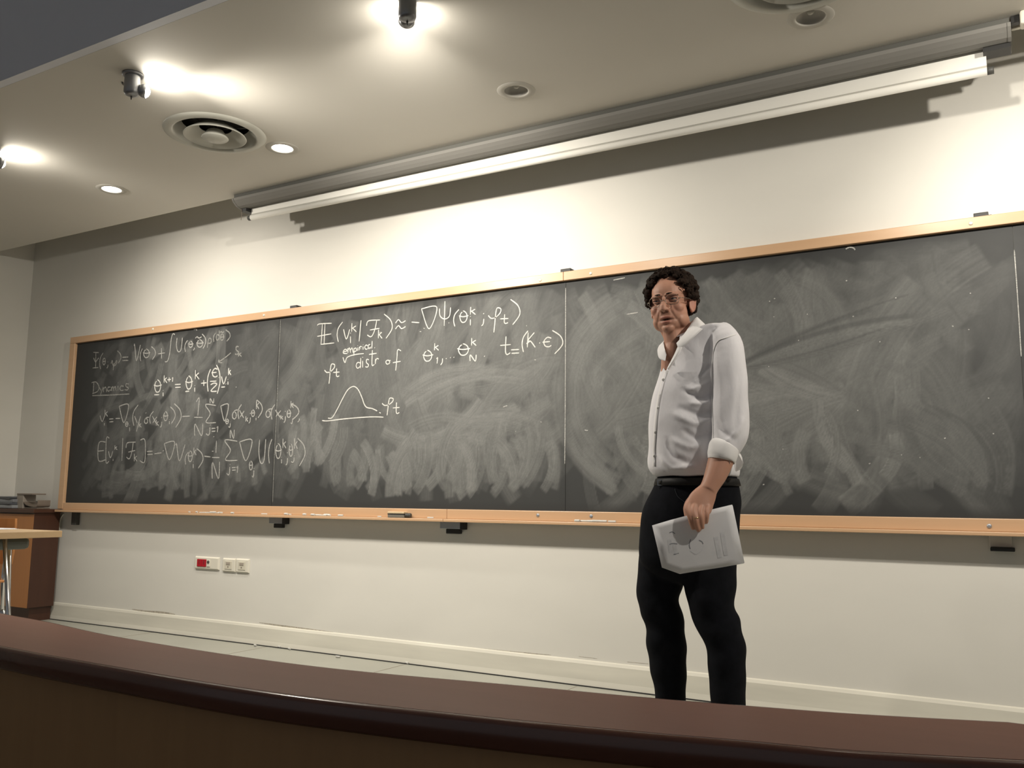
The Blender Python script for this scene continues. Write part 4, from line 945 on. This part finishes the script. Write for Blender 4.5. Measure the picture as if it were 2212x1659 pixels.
surf_strip('armhole_seam', [(1590, 722), (1570, 729), (1552, 736), (1543, 752), (1539, 780), (1538, 850), (1540, 920), (1540, 958)], 2.6, M_COLLAR, shirt, 0.002)
for u, v in ((1433, 820), (1422, 881), (1416, 934), (1414, 985)):
    p = on_shirt(u, v, 0.004); pp(lathe('button', [(0, 0.0015), (0.004, 0.002), (0.0055, 0.001), (0.0058, -0.002)], M_BUTTON, None, 12, p, -ray(u, v)), shirt)
# collar: two wings folded over the band
def collar(name, up, lo, n2=6, bow_=0.012):
    U_ = catmull(up, 8); L_ = catmull(lo, 8); n = min(len(U_), len(L_)); V = []
    for e in (0, 0.0035):
        for i in range(n):
            for s in range(n2+1):
                t = s/n2; a, b = U_[i], L_[i]; q = a+(b-a)*t; bow = -bow_*math.sin(math.pi*t)
                V.append(man(q[0], q[1], q[2]+bow+e))
    m = (n2+1); L = n*m; F = []
    for i in range(n-1):
        for s in range(n2):
            F.append((i*m+s, (i+1)*m+s, (i+1)*m+s+1, i*m+s+1)); F.append((L+i*m+s, L+i*m+s+1, L+(i+1)*m+s+1, L+(i+1)*m+s))
        for s in (0, n2): F.append((i*m+s, (i+1)*m+s, L+(i+1)*m+s, L+i*m+s))
    for i in (0, n-1):
        for s in range(n2): F.append((i*m+s, i*m+s+1, L+i*m+s+1, L+i*m+s))
    return pp(fixn(mesh_obj(name, V, F, M_COLLAR, None, True)), shirt)
collar('collar', [(1461, 741, -0.125), (1474, 726, -0.125), (1489, 705, -0.105), (1502, 687, -0.070), (1507, 685, -0.03)], [(1466, 757, -0.137), (1482, 744, -0.145), (1505, 723, -0.145), (1521, 708, -0.125), (1527, 704, -0.06)], bow_=0.006)
collar('collar', [(1436, 734, -0.02), (1434, 738, -0.045), (1435, 750, -0.075), (1440, 766, -0.10)], [(1424, 746, -0.01), (1420, 757, -0.055), (1424, 774, -0.09), (1437, 780, -0.115)], bow_=0.002)
collar('collar_band', [(1507, 685, -0.03), (1500, 690, 0.02), (1475, 705, 0.05), (1450, 722, 0.03), (1436, 734, -0.02)], [(1527, 706, -0.05), (1510, 716, 0.02), (1480, 726, 0.06), (1445, 742, 0.04), (1428, 750, -0.01)])
collar('front_facing', [(1463, 750, -0.135), (1458, 762, -0.142), (1450, 778, -0.140), (1441, 795, -0.128)], [(1474, 750, -0.150), (1467, 766, -0.153), (1456, 783, -0.148), (1445, 799, -0.134)])

# --- trousers
tg = Geo()
pelvis = LR([(1022, 1424, 1588, 0.122, 0.0), (1040, 1418, 1592, 0.126, 0.0), (1060, 1409, 1596, 0.130, 0.0), (1085, 1396, 1599, 0.134, 0.0), (1110, 1387, 1596, 0.136, 0.0), (1150, 1383, 1594, 0.135, 0.0), (1200, 1381, 1591, 0.128, 0.0), (1228, 1392, 1580, 0.110, 0.0), (1250, 1420, 1550, 0.07, 0.0), (1260, 1455, 1510, 0.03, 0.0)])
limb(tg, interp_rows(pelvis), 40, 2.2, True)
lleg = LR([(1170, 1384, 1482, 0.09, 0.03), (1230, 1378, 1478, 0.09, 0.04), (1267, 1376, 1474, 0.088, 0.045), (1297, 1376, 1466, 0.085, 0.045), (1325, 1385, 1473, 0.080, 0.05), (1350, 1393, 1479, 0.078, 0.055), (1400, 1398, 1482, 0.078, 0.065), (1450, 1405, 1483, 0.075, 0.08), (1490, 1414, 1481, 0.070, 0.09), (1530, 1416, 1482, 0.066, 0.10), (1575, 1414, 1484, 0.064, 0.105), (1602, 1413, 1484, 0.062, 0.105)])
limb(tg, interp_rows(lleg), 32, 2.1, True)
rleg = LR([(1170, 1486, 1592, 0.09, -0.03), (1230, 1478, 1590, 0.095, -0.035), (1267, 1479, 1589, 0.092, -0.04), (1310, 1487, 1586, 0.086, -0.045), (1338, 1496, 1597, 0.082, -0.045), (1380, 1517, 1607, 0.080, -0.045), (1420, 1529, 1611, 0.080, -0.04), (1460, 1531, 1610, 0.078, -0.035), (1515, 1536, 1610, 0.074, -0.03), (1560, 1541, 1611, 0.070, -0.028), (1620, 1543, 1612, 0.066, -0.025), (1632, 1544, 1612, 0.065, -0.025)])
limb(tg, interp_rows(rleg), 32, 2.1, True)
me = remesh(tg.v, tg.f, 0.006, 9, 0.5); co, no = me_co(me), me_no(me); z_ = co[:, 2]
co += no*(0.003*np.sin(z_*55+np.sin((co-O)@rv*20)*2)*np.exp(-((z_-0.45)/0.18)**2))[:, None]
me_set(me, co); trousers = pp(link_mesh('trousers', me, M_TROUS)); trousers['label'] = 'black jeans'
bg_ = Geo(); rows = LR([(1034, 1420, 1592, 0.128, 0.0), (1035, 1417, 1594, 0.133, 0.0), (1041, 1415, 1596, 0.135, 0.0), (1049, 1413, 1598, 0.137, 0.0), (1050, 1416, 1595, 0.132, 0.0)])
limb(bg_, rows, 48, 2.2, True); belt = pp(fixn(bg_.obj('belt', M_BELT, None, True)))
bk = Geo(); 
for (u0, u1, v0, v1) in ((1420, 1432, 1036, 1037.8), (1420, 1432, 1047, 1048.8), (1420, 1422, 1037.8, 1047), (1430, 1432, 1037.8, 1047)):
    V = [man(u, v, -0.085+e) for e in (0, 0.006) for u, v in ((u0, v0), (u1, v0), (u1, v1), (u0, v1))]
    bk.add(V, [(0,1,2,3), (7,6,5,4), (0,4,5,1), (1,5,6,2), (2,6,7,3), (3,7,4,0)])
pp(bk.obj('buckle', M_METAL), belt)
# pocket seam on the near hip
btt = bvh_of(trousers)
def on_tr(u, v, lift):
    d = ray(u, v); h = btt.ray_cast(Vector(CAM), Vector(d).normalized()); return (np.array(h[0]) if h[0] is not None else man(u, v, -.12))-d/np.linalg.norm(d)*lift
pk = [on_tr(u, v, 0.001) for u, v in catmull([(1458, 1056), (1464, 1072), (1478, 1084), (1492, 1090)], 6)]
pp(tube('pocket_seam', pk, 0.0018, mat('denim_seam', (0.012, 0.014, 0.020), 0.9), None, 6), trousers)
# shoes
M_SHOE = mat('black_shoe', (0.012, 0.011, 0.011), 0.35)
def shoe(cx_, toe, dd):
    h = man(cx_, 1600, dd); h[2] = 0
    f = np.array(toe, float); f /= np.linalg.norm(f); s = np.array([-f[1], f[0], 0])
    g = Geo(); rings = [(-0.075, 0.028, 0.06), (-0.06, 0.036, 0.085), (0.0, 0.040, 0.10), (0.05, 0.043, 0.085), (0.11, 0.048, 0.055), (0.16, 0.044, 0.045), (0.195, 0.030, 0.036), (0.205, 0.015, 0.028)]
    n = 16; V = []
    for (x, w, hh) in rings:
        for k in range(n):
            th = 2*math.pi*k/n; V.append(h+f*x+s*w*math.cos(th)+np.array([0, 0, 0.014+max(0, hh*0.5*(1+math.sin(th)))*0.98]))
    F = [(i*n+k, i*n+(k+1) % n, (i+1)*n+(k+1) % n, (i+1)*n+k) for i in range(len(rings)-1) for k in range(n)]+[tuple(range(n))[::-1], tuple(range((len(rings)-1)*n, len(rings)*n))]
    g.add(V, F); up = pp(fixn(g.obj('shoe', M_SHOE, None, True)))
    out = [(x, w+0.003) for x, w, _ in rings]; ol = [h+f*x+s*w for x, w in out]+[h+f*x-s*w for x, w in out[::-1]]; n = len(ol)
    pp(fixn(mesh_obj('sole', [q+np.array([0, 0, 0.0]) for q in ol]+[q+np.array([0, 0, 0.0145]) for q in ol], [tuple(range(n))[::-1], tuple(range(n, 2*n))]+[(i, (i+1) % n, n+(i+1) % n, n+i) for i in range(n)], M_BLACK)), up)
shoe(1448, -rv*0.9-dv*0.25, 0.105); shoe(1577, -rv*0.75-dv*0.55, -0.025)

# --- body: head, neck, arms, hands as one skin surface, with a slim core under the clothes
HU, HV, HD = 1450, 657, -0.02
HC = man(HU, HV, HD)
yaw_h = math.radians(17)
fw = -dv*math.cos(yaw_h)-rv*math.sin(yaw_h); fw = fw/np.linalg.norm(fw)
ez = np.array([0, 0, 1.0]); ex_ = np.cross(fw, ez); ex_ = -ex_ if ex_@rv < 0 else ex_; ex_ /= np.linalg.norm(ex_)
roll = math.radians(4.0); pitch_h = math.radians(-3)
e2, e3 = ex_*math.cos(roll)+ez*math.sin(roll), -ex_*math.sin(roll)+ez*math.cos(roll); ex_, ez = e2, e3
fw, ez = fw*math.cos(pitch_h)+ez*math.sin(pitch_h), ez*math.cos(pitch_h)-fw*math.sin(pitch_h)
HS = 1.0
def hl(x, y, z): return HC+HS*(ex_*x+fw*y+ez*z)
def ell(geo, c, r, n=24, m=16, rot=None):
    V, F = [], []
    for j in range(m+1):
        ph = math.pi*j/m
        for k in range(n):
            th = 2*math.pi*k/n; q = np.array([r[0]*math.sin(ph)*math.cos(th), r[1]*math.sin(ph)*math.sin(th), r[2]*math.cos(ph)])
            if rot is not None: q = rot@q
            V.append(hl(c[0]+q[0], c[1]+q[1], c[2]+q[2]))
    for j in range(m):
        for k in range(n): F.append((j*n+k, j*n+(k+1) % n, (j+1)*n+(k+1) % n, (j+1)*n+k))
    geo.add(V, F)
def rotx(a): c, s = math.cos(a), math.sin(a); return np.array([[1,0,0],[0,c,-s],[0,s,c]])
def rotz(a): c, s = math.cos(a), math.sin(a); return np.array([[c,-s,0],[s,c,0],[0,0,1]])
bd = Geo()
ell(bd, (0, -0.016, 0.036), (0.074, 0.094, 0.084))
ell(bd, (0, 0.030, 0.030), (0.064, 0.060, 0.062))
ell(bd, (0, 0.018, -0.040), (0.062, 0.072, 0.070))
ell(bd, (0, 0.034, -0.078), (0.050, 0.052, 0.037)); ell(bd, (0, 0.030, -0.046), (0.0645, 0.060, 0.056))
ell(bd, (0, 0.068, -0.101), (0.024, 0.021, 0.018))
for s in (-1, 1):
    ell(bd, (s*0.040, 0.058, -0.028), (0.023, 0.022, 0.022))
    ell(bd, (s*0.044, 0.022, -0.070), (0.023, 0.046, 0.031))
    ell(bd, (s*0.030, 0.079, 0.0200), (0.028, 0.012, 0.0085), rot=rotz(-s*0.35))
    ell(bd, (s*0.0125, 0.094, -0.036), (0.0085, 0.011, 0.0075))
    ell(bd, (s*0.079, -0.008, -0.012), (0.006, 0.020, 0.033), 16, 12, rot=rotz(s*0.45)@rotx(0.18))
    ell(bd, (s*0.083, -0.016, 0.002), (0.006, 0.013, 0.022), 16, 12, rot=rotz(s*0.5)@rotx(0.18))
    ell(bd, (s*0.076, 0.000, -0.036), (0.006, 0.009, 0.010), 12, 10)
# nose
nz_pts = [(0, 0.080, 0.016, 0.009), (0, 0.088, 0.004, 0.009), (0, 0.097, -0.012, 0.0100), (0, 0.106, -0.026, 0.0115), (0, 0.108, -0.034, 0.0115), (0, 0.099, -0.042, 0.009)]
V, F = tube_geo([hl(*q[:3]) for q in nz_pts], [q[3] for q in nz_pts], 14); bd.add(V, F)
ell(bd, (0, 0.084, -0.0625), (0.022, 0.009, 0.0062)); ell(bd, (0, 0.083, -0.0805), (0.019, 0.009, 0.0065))
ell(bd, (0, 0.078, -0.055), (0.022, 0.010, 0.012))
# neck
V, F = tube_geo([hl(0, -0.012, -0.04), hl(0, -0.012, -0.08), man(1474, 735, -0.005), man(1488, 775, 0.0), man(1500, 830, 0.0)], [0.056, 0.058, 0.060, 0.070, 0.09], 24); bd.add(V, F)
V, F = tube_geo([hl(0, 0.032, -0.085), man(1456, 742, -0.04), man(1452, 775, -0.045), man(1452, 830, -0.03)], [0.034, 0.036, 0.040, 0.045], 16); bd.add(V, F)
# slim core inside the clothes
def core(pts, rad, n=16):
    V, F = tube_geo([man(*q) for q in pts], rad, n); bd.add(V, F)
core([(1500, 800, 0), (1500, 900, 0), (1500, 1000, 0), (1490, 1130, 0)], [0.10, 0.10, 0.09, 0.09])
core([(1520, 770, -0.02), (1565, 760, -0.11), (1575, 830, -0.14), (1576, 910, -0.15), (1567, 962, -0.168)], [0.05, 0.042, 0.042, 0.040, 0.042])
core([(1490, 780, 0.02), (1460, 775, 0.10), (1456, 860, 0.165), (1470, 960, 0.17), (1492, 1010, 0.165), (1508, 1045, 0.150)], [0.05, 0.036, 0.036, 0.036, 0.034, 0.026])
core([(1440, 1150, 0.02), (1425, 1290, 0.045), (1438, 1400, 0.065), (1446, 1520, 0.10), (1448, 1590, 0.105)], [0.06, 0.055, 0.045, 0.035, 0.034])
core([(1540, 1150, -0.02), (1537, 1310, -0.045), (1568, 1420, -0.04), (1573, 1520, -0.03), (1577, 1610, -0.026)], [0.06, 0.055, 0.045, 0.035, 0.034])
# left forearm and hand holding the papers
fa = [(1566, 955, 29, 0.044, -0.166), (1561, 980, 28, 0.043, -0.175), (1554, 1004, 26.5, 0.041, -0.185), (1545, 1028, 23.5, 0.036, -0.198), (1535, 1048, 20, 0.030, -0.210), (1529, 1060, 19.5, 0.027, -0.217)]
limb(bd, interp_rows(fa), 24)
palm = [(1531, 1056, 19, 0.024, -0.215), (1524, 1068, 24, 0.022, -0.222), (1515, 1082, 28, 0.021, -0.232), (1509, 1096, 28.5, 0.018, -0.242), (1506, 1103, 25, 0.013, -0.245)]
limb(bd, interp_rows(palm), 24)
def finger(pts, rad):
    C = [np.array(q) for q in catmull([man(*q) for q in pts], 4)]; R = np.interp(np.linspace(0, 1, len(C)), np.linspace(0, 1, len(rad)), rad)
    V, F = tube_geo(C, list(R), 12); bd.add(V, F)
finger([(1494, 1080, -0.232), (1484, 1096, -0.256), (1490, 1114, -0.270), (1494, 1130, -0.268), (1499, 1144, -0.262)], [0.011, 0.0115, 0.0098, 0.0090, 0.0072])
finger([(1506, 1082, -0.234), (1498, 1101, -0.262), (1502, 1119, -0.275), (1506, 1136, -0.271), (1510, 1148, -0.263)], [0.011, 0.0118, 0.0100, 0.0092, 0.0072])
finger([(1519, 1084, -0.234), (1513, 1104, -0.262), (1515, 1119, -0.273), (1516, 1132, -0.269), (1518, 1142, -0.262)], [0.011, 0.0112, 0.0096, 0.0088, 0.0070])
finger([(1531, 1086, -0.232), (1528, 1103, -0.256), (1527, 1114, -0.265), (1526, 1124, -0.262), (1525, 1131, -0.258)], [0.010, 0.0100, 0.0086, 0.0078, 0.0062])
finger([(1511, 1066, -0.212), (1492, 1080, -0.208), (1483, 1096, -0.212), (1484, 1112, -0.222), (1487, 1124, -0.228)], [0.013, 0.013, 0.0112, 0.0100, 0.0080])      # thumb, behind the sheets
# right hand, loosely curled behind him
core([(1506, 1040, 0.152), (1514, 1055, 0.150), (1522, 1072, 0.150)], [0.026, 0.034, 0.030])
for k in range(4): core([(1512+4*k, 1066, 0.165-0.02*k), (1518+4*k, 1085, 0.168-0.02*k), (1524+4*k, 1100, 0.160-0.02*k), (1528+3*k, 1110, 0.150-0.02*k)], [0.010, 0.0095, 0.009, 0.007], 10)
core([(1516, 1055, 0.125), (1522, 1070, 0.105), (1526, 1084, 0.10)], [0.012, 0.011, 0.008], 10)
me = remesh(bd.v, bd.f, 0.0027, 6, 0.5)
co, no = me_co(me), me_no(me)
L = np.stack([(co-HC)@ex_, (co-HC)@fw, (co-HC)@ez], 1)/HS
def gauss(c, r): return np.exp(-(((L-np.array(c))/np.array(r))**2).sum(1))
facing = (L[:, 1] > 0.02)
disp = np.zeros(len(co)); tint = np.zeros(len(co))
for s in (-1, 1):
    disp -= 0.0085*gauss((s*0.031, 0.078, 0.0035), (0.016, 0.03, 0.009))      # eye sockets
    disp -= 0.0035*gauss((s*0.014, 0.080, 0.006), (0.008, 0.03, 0.009))
    disp += 0.0022*gauss((s*0.031, 0.072, -0.0115), (0.014, 0.03, 0.005))     # bags
    # nasolabial folds
    for t in np.linspace(0, 1, 9):
        disp -= 0.0011*gauss((s*(0.019+0.016*t), 0.085-0.012*t, -0.036-0.034*t), (0.0038, 0.02, 0.006))
    disp -= 0.003*gauss((s*0.079, 0.000, -0.008), (0.012, 0.010, 0.016))      # ear hollow
    disp -= 0.0025*gauss((s*0.055, 0.060, 0.020), (0.012, 0.03, 0.02))        # temples
    disp -= 0.0028*gauss((s*0.0075, 0.104, -0.0435), (0.0045, 0.02, 0.0035))  # nostrils
disp -= 0.0060*gauss((0, 0.090, -0.0712), (0.021, 0.02, 0.0028))              # open mouth
disp -= 0.0020*gauss((0, 0.085, -0.0915), (0.020, 0.02, 0.004))
me_set(me, co+no*disp[:, None])
# colour map: 0 skin .. 1 dark; second map for red
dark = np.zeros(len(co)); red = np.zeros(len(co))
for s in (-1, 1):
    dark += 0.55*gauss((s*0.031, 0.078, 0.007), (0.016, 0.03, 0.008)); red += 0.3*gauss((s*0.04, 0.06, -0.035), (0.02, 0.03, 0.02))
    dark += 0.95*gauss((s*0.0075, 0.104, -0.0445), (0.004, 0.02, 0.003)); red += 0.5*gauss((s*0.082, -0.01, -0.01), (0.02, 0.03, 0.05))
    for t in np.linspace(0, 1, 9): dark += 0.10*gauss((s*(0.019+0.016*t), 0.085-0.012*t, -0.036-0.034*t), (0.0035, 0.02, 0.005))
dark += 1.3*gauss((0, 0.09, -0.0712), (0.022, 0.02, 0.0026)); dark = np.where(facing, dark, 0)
stub = gauss((0, 0.06, -0.085), (0.05, 0.06, 0.032)); dark += 0.16*stub*facing
red += 0.9*gauss((0, 0.09, -0.063), (0.021, 0.02, 0.0045))*facing+0.9*gauss((0, 0.09, -0.0800), (0.019, 0.02, 0.0050))*facing
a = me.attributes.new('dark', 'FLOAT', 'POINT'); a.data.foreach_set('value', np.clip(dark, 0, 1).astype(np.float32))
a = me.attributes.new('red', 'FLOAT', 'POINT'); a.data.foreach_set('value', np.clip(red, 0, 1).astype(np.float32))
M_SKIN = mat('skin', (0.49, 0.262, 0.182), 0.5, spec=0.4, sss=0.12)
nt = M_SKIN.node_tree; b_ = nt.nodes['Principled BSDF']
def amix(attr, prev, col):
    at_ = nt.nodes.new('ShaderNodeAttribute'); at_.attribute_name = attr
    mx = nt.nodes.new('ShaderNodeMix'); mx.data_type = 'RGBA'; mx.inputs['B'].default_value = (*col, 1)
    if isinstance(prev, tuple): mx.inputs['A'].default_value = (*prev, 1)
    else: nt.links.new(prev, mx.inputs['A'])
    nt.links.new(at_.outputs['Fac'], mx.inputs['Factor']); return mx.outputs['Result']
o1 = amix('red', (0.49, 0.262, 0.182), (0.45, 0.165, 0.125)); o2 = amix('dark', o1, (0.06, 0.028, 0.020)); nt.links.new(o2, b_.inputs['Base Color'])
body = pp(link_mesh('body', me, M_SKIN)); body['label'] = 'face, neck, forearm and hand'
# eyes
for s in (-1, 1):
    g = Geo(); ell(g, (s*0.0315, 0.0655, 0.0045), (0.0125, 0.0125, 0.0125), 20, 14); e = pp(g.obj('eye', M_EYEW, None, True))
    g = Geo(); ell(g, (s*0.0315-0.0015, 0.0735, 0.0050), (0.0060, 0.0052, 0.0060), 16, 10); pp(g.obj('iris', M_IRIS, None, True), e)
    for sg, nm in ((1, 'upper_lid'), (-1, 'lower_lid')):
        pts = [hl(s*0.0315+0.0165*math.cos(t), 0.0765-0.0065*abs(math.cos(t))**2, 0.0045+sg*0.0060*math.sin(t)) for t in np.linspace(0.06, math.pi-0.06, 11)]
        V, F = tube_geo(pts, [0.0016]+[0.0032 if sg > 0 else 0.0024]*9+[0.0016], 8); pp(mesh_obj(nm, V, F, M_SKIN, None, True), e)
    pts = [hl(s*q[0], q[1], q[2]) for q in catmull([(0.011, 0.0890, 0.0218), (0.022, 0.0890, 0.0232), (0.036, 0.0825, 0.0222), (0.050, 0.0710, 0.0165)], 5)]
    V, F = tube_geo(pts, list(np.interp(np.linspace(0, 1, len(pts)), [0, .3, .7, 1], [0.0034, 0.0044, 0.0038, 0.0012])), 8); pp(mesh_obj('eyebrow', V, F, M_HAIR, None, True))
# hair: curls over the skull
hg = Geo()
rh = np.random.default_rng(5)
def hair_ok(p):
    x, y, z = p
    if y > 0.052: return z > 0.089-0.02*abs(x)/0.05*0
    if y > 0.020: return z > 0.060 or (abs(x) > 0.058 and z > 0.012+0.9*(y-0.02))
    if y > -0.02: return z > 0.016
    return z > -0.060+0.9*max(0, (y+0.06))
cnt = 0
while cnt < 430:
    q = rh.normal(size=3); q /= np.linalg.norm(q); p = np.array([0, -0.016, 0.036])+q*np.array([0.076, 0.096, 0.086])
    if not hair_ok(p): continue
    cnt += 1
    side = abs(q[0]); r = rh.uniform(0.009, 0.0155)
    out = rh.uniform(0.005, 0.014)+0.009*max(0, side-0.45)*(1 if p[2] > -0.02 else 0.3)
    p = p+q*out
    ell(hg, p, (r*rh.uniform(.8, 1.2), r*rh.uniform(.8, 1.2), r*rh.uniform(.7, 1.0)), 10, 7)
me = remesh(hg.v, hg.f, 0.0032, 1, 0.4)
co, no = me_co(me), me_no(me)
L = np.stack([(co-HC)@ex_, (co-HC)@fw, (co-HC)@ez], 1)
w1 = np.sin(L[:, 0]*420+3*np.sin(L[:, 2]*210))*np.sin(L[:, 2]*380+2.5*np.sin(L[:, 1]*260))*np.sin(L[:, 1]*350+1.7)
me_set(me, co+no*(0.0024*w1)[:, None])
hair = pp(link_mesh('hair', me, M_HAIR)); hair['label'] = 'short curly dark brown hair'
# loose curls breaking the outline
cg = Geo()
for k in range(190):
    while True:
        q = rh.normal(size=3); q /= np.linalg.norm(q); p = np.array([0, -0.016, 0.036])+q*np.array([0.086, 0.106, 0.098])
        if hair_ok(p) and p[2] > -0.03: break
    t1 = np.cross(q, rh.normal(size=3)); t1 /= np.linalg.norm(t1); rr = rh.uniform(0.005, 0.010); ph = rh.uniform(0, 6.28)
    pts = [p+q*(0.004+0.010*math.sin(a*0.55))+rr*(math.cos(a+ph)*t1+math.sin(a+ph)*np.cross(q, t1))*(0.6+0.1*a) for a in np.linspace(0, 4.6, 9)]
    V, F = tube_geo([hl(*c) for c in pts], list(np.linspace(0.0026, 0.0009, 9)), 5); cg.add(V, F)
cl = pp(cg.obj('curls', M_HAIR, None, True), hair); cl['kind'] = 'stuff'
# glasses
M_WIRE = mat('glasses_wire', (0.30, 0.26, 0.22), 0.3, 0.9)
M_LENSG = bpy.data.materials.new('glasses_lens'); M_LENSG.use_nodes = True
nt = M_LENSG.node_tree; nt.nodes.clear(); out = nt.nodes.new('ShaderNodeOutputMaterial'); tr_ = nt.nodes.new('ShaderNodeBsdfTransparent'); gl_ = nt.nodes.new('ShaderNodeBsdfGlossy'); gl_.inputs['Roughness'].default_value = 0.05
mx_ = nt.nodes.new('ShaderNodeMixShader'); mx_.inputs[0].default_value = 0.025; tr_.inputs[0].default_value = (0.94, 0.93, 0.92, 1)
nt.links.new(tr_.outputs[0], mx_.inputs[1]); nt.links.new(gl_.outputs[0], mx_.inputs[2]); nt.links.new(mx_.outputs[0], out.inputs[0])
gg = Geo(); lens_pts = []
GZ = -0.0035
for s in (-1, 1):
    pts = []
    for k in range(28):
        t = 2*math.pi*k/28; c_, s_ = math.cos(t), math.sin(t)
        x = 0.0335+0.0235*math.copysign(abs(c_)**0.75, c_); z = GZ+0.0185*math.copysign(abs(s_)**0.75, s_)
        pts.append(hl(s*x, 0.1005-0.010*((x-0.010)/0.045)**2, z))
    lens_pts.append(pts)
    V, F = tube_geo(pts+pts[:2], 0.00085, 6); gg.add(V, F)
    V, F = tube_geo([hl(s*0.0565, 0.0895, 0.000), hl(s*0.066, 0.080, 0.002), hl(s*0.079, 0.040, 0.003), hl(s*0.083, -0.005, 0.002)], 0.0012, 6); gg.add(V, F)
V, F = tube_geo([hl(-0.0105, 0.1005, -0.004), hl(-0.004, 0.1035, -0.0015), hl(0.004, 0.1035, -0.0015), hl(0.0105, 0.1005, -0.004)], 0.001, 6); gg.add(V, F)
glasses = pp(gg.obj('glasses', M_WIRE, None, True)); glasses['label'] = 'thin wire-rimmed glasses'
for pts in lens_pts: pp(mesh_obj('lens', pts, [tuple(range(len(pts)))], M_LENSG), glasses)
# ring
rc = man(1503.5, 1119, -0.2745); rd_ = man(1506, 1136, -0.271)-man(1501, 1110, -0.270)
pp(lathe('finger_ring', [(0.0103, -0.0015), (0.0112, 0.0), (0.0103, 0.0015), (0.0098, 0.0), (0.0103, -0.0015)], M_GOLD, None, 24, rc, rd_))

# --- papers in his hand
PD = -0.247
corners = [(1408.5, 1135), (1447, 1123.5), (1486.7, 1113), (1535, 1101), (1581.5, 1090), (1588, 1121), (1594.5, 1153), (1607.5, 1217), (1560, 1225.5), (1510, 1233), (1468.6, 1240), (1429.7, 1226), (1420, 1183)]
sheet_px = corners
def sheet(off, name, mtl):
    cu, cv = 1508, 1165; n = len(sheet_px)
    def dep(u, v): return PD+off+0.00028*(u-1508)*0.12+0.000010*((v-1165)**2)*0.12
    V = []; rings = 5
    for e in (0, 0.0012):
        V.append(man(cu, cv, dep(cu, cv)+e))
        for r in range(1, rings+1):
            t = r/rings
            for (u, v) in sheet_px: V.append(man(cu+(u-cu)*t, cv+(v-cv)*t, dep(cu+(u-cu)*t, cv+(v-cv)*t)+e))
    Lh = 1+rings*n; F = []
    for s in (0, 1):
        o = s*Lh
        for k in range(n):
            F.append((o, o+1+k, o+1+(k+1) % n))
            for r in range(rings-1): F.append((o+1+r*n+k, o+1+(r+1)*n+k, o+1+(r+1)*n+(k+1) % n, o+1+r*n+(k+1) % n))
    for k in range(n): a = 1+(rings-1)*n+k; b = 1+(rings-1)*n+(k+1) % n; F.append((a, b, Lh+b, Lh+a))
    return fixn(mesh_obj(name, V, F, mtl, None, True))
papers = thing('paper_sheets', 'few white printed sheets hanging from the hand of the man', 'paper', loc=tuple(man(1508, 1165, PD)))
PL = papers.location.copy()
def qp(o): o.parent = papers; o.matrix_parent_inverse = Matrix.Translation(-Vector(PL)); return o
sh0 = qp(sheet(0, 'sheet', M_PAPER)); bts = bvh_of(sh0)
def on_sheet(u, v):
    d = ray(u, v); h = bts.ray_cast(Vector(CAM), Vector(d).normalized()); return np.array(h[0])-d/np.linalg.norm(d)*0.0005
sheet_px = [(u+(1508-u)*0.012+2, v+(1165-v)*0.02) for u, v in corners]; qp(sheet(0.004, 'sheet', M_PAPER)); sheet_px = corners
def pdep(u, v): return PD+0.00028*(u-1508)*0.12+0.000010*((v-1165)**2)*0.12-0.0004
def ink(name, strokes, w, mtl):
    for st in strokes:
        g = Geo()
        if len(st) == 2: st = [tuple(np.array(st[0])+(np.array(st[1])-np.array(st[0]))*t) for t in np.linspace(0, 1, 8)]
        C = [np.array(q, float) for q in (catmull(st, 5) if len(st) < 8 else st)]; n = len(C); V = []
        for i, q in enumerate(C):
            t = C[min(i+1, n-1)]-C[max(i-1, 0)]; nn = np.array([-t[1], t[0]])/(np.linalg.norm(t)+1e-9)
            for s_ in (-1, 0, 1): V.append(on_sheet(q[0]+nn[0]*s_*w/2, q[1]+nn[1]*s_*w/2))
        g.add(V, [(3*i+k, 3*i+k+1, 3*i+4+k, 3*i+3+k) for i in range(n-1) for k in (0, 1)])
        qp(g.obj(name, mtl))
ink('print_block', [[(1546, 1160), (1555, 1205)], [(1560, 1150), (1568, 1200)]], 9, M_PRINTG)
ink('print_block', [[(1446, 1166), (1449, 1194)], [(1457, 1176), (1460, 1198)]], 8, M_PRINTG)
ink('pen_mark', [[(1446, 1151), (1452, 1149), (1458, 1153)], [(1446, 1176), (1454, 1174), (1463, 1175)], [(1455, 1198), (1466, 1195)]], 1.8, M_INK)
ink('pen_mark', [[(1492, 1165), (1489, 1176), (1491, 1186)], [(1510, 1167), (1516, 1170), (1519, 1175)]], 1.8, M_INK)
ink('pen_mark', [[(1491, 1190), (1503, 1197), (1515, 1190), (1520, 1178)]], 1.2, M_PRINTG)
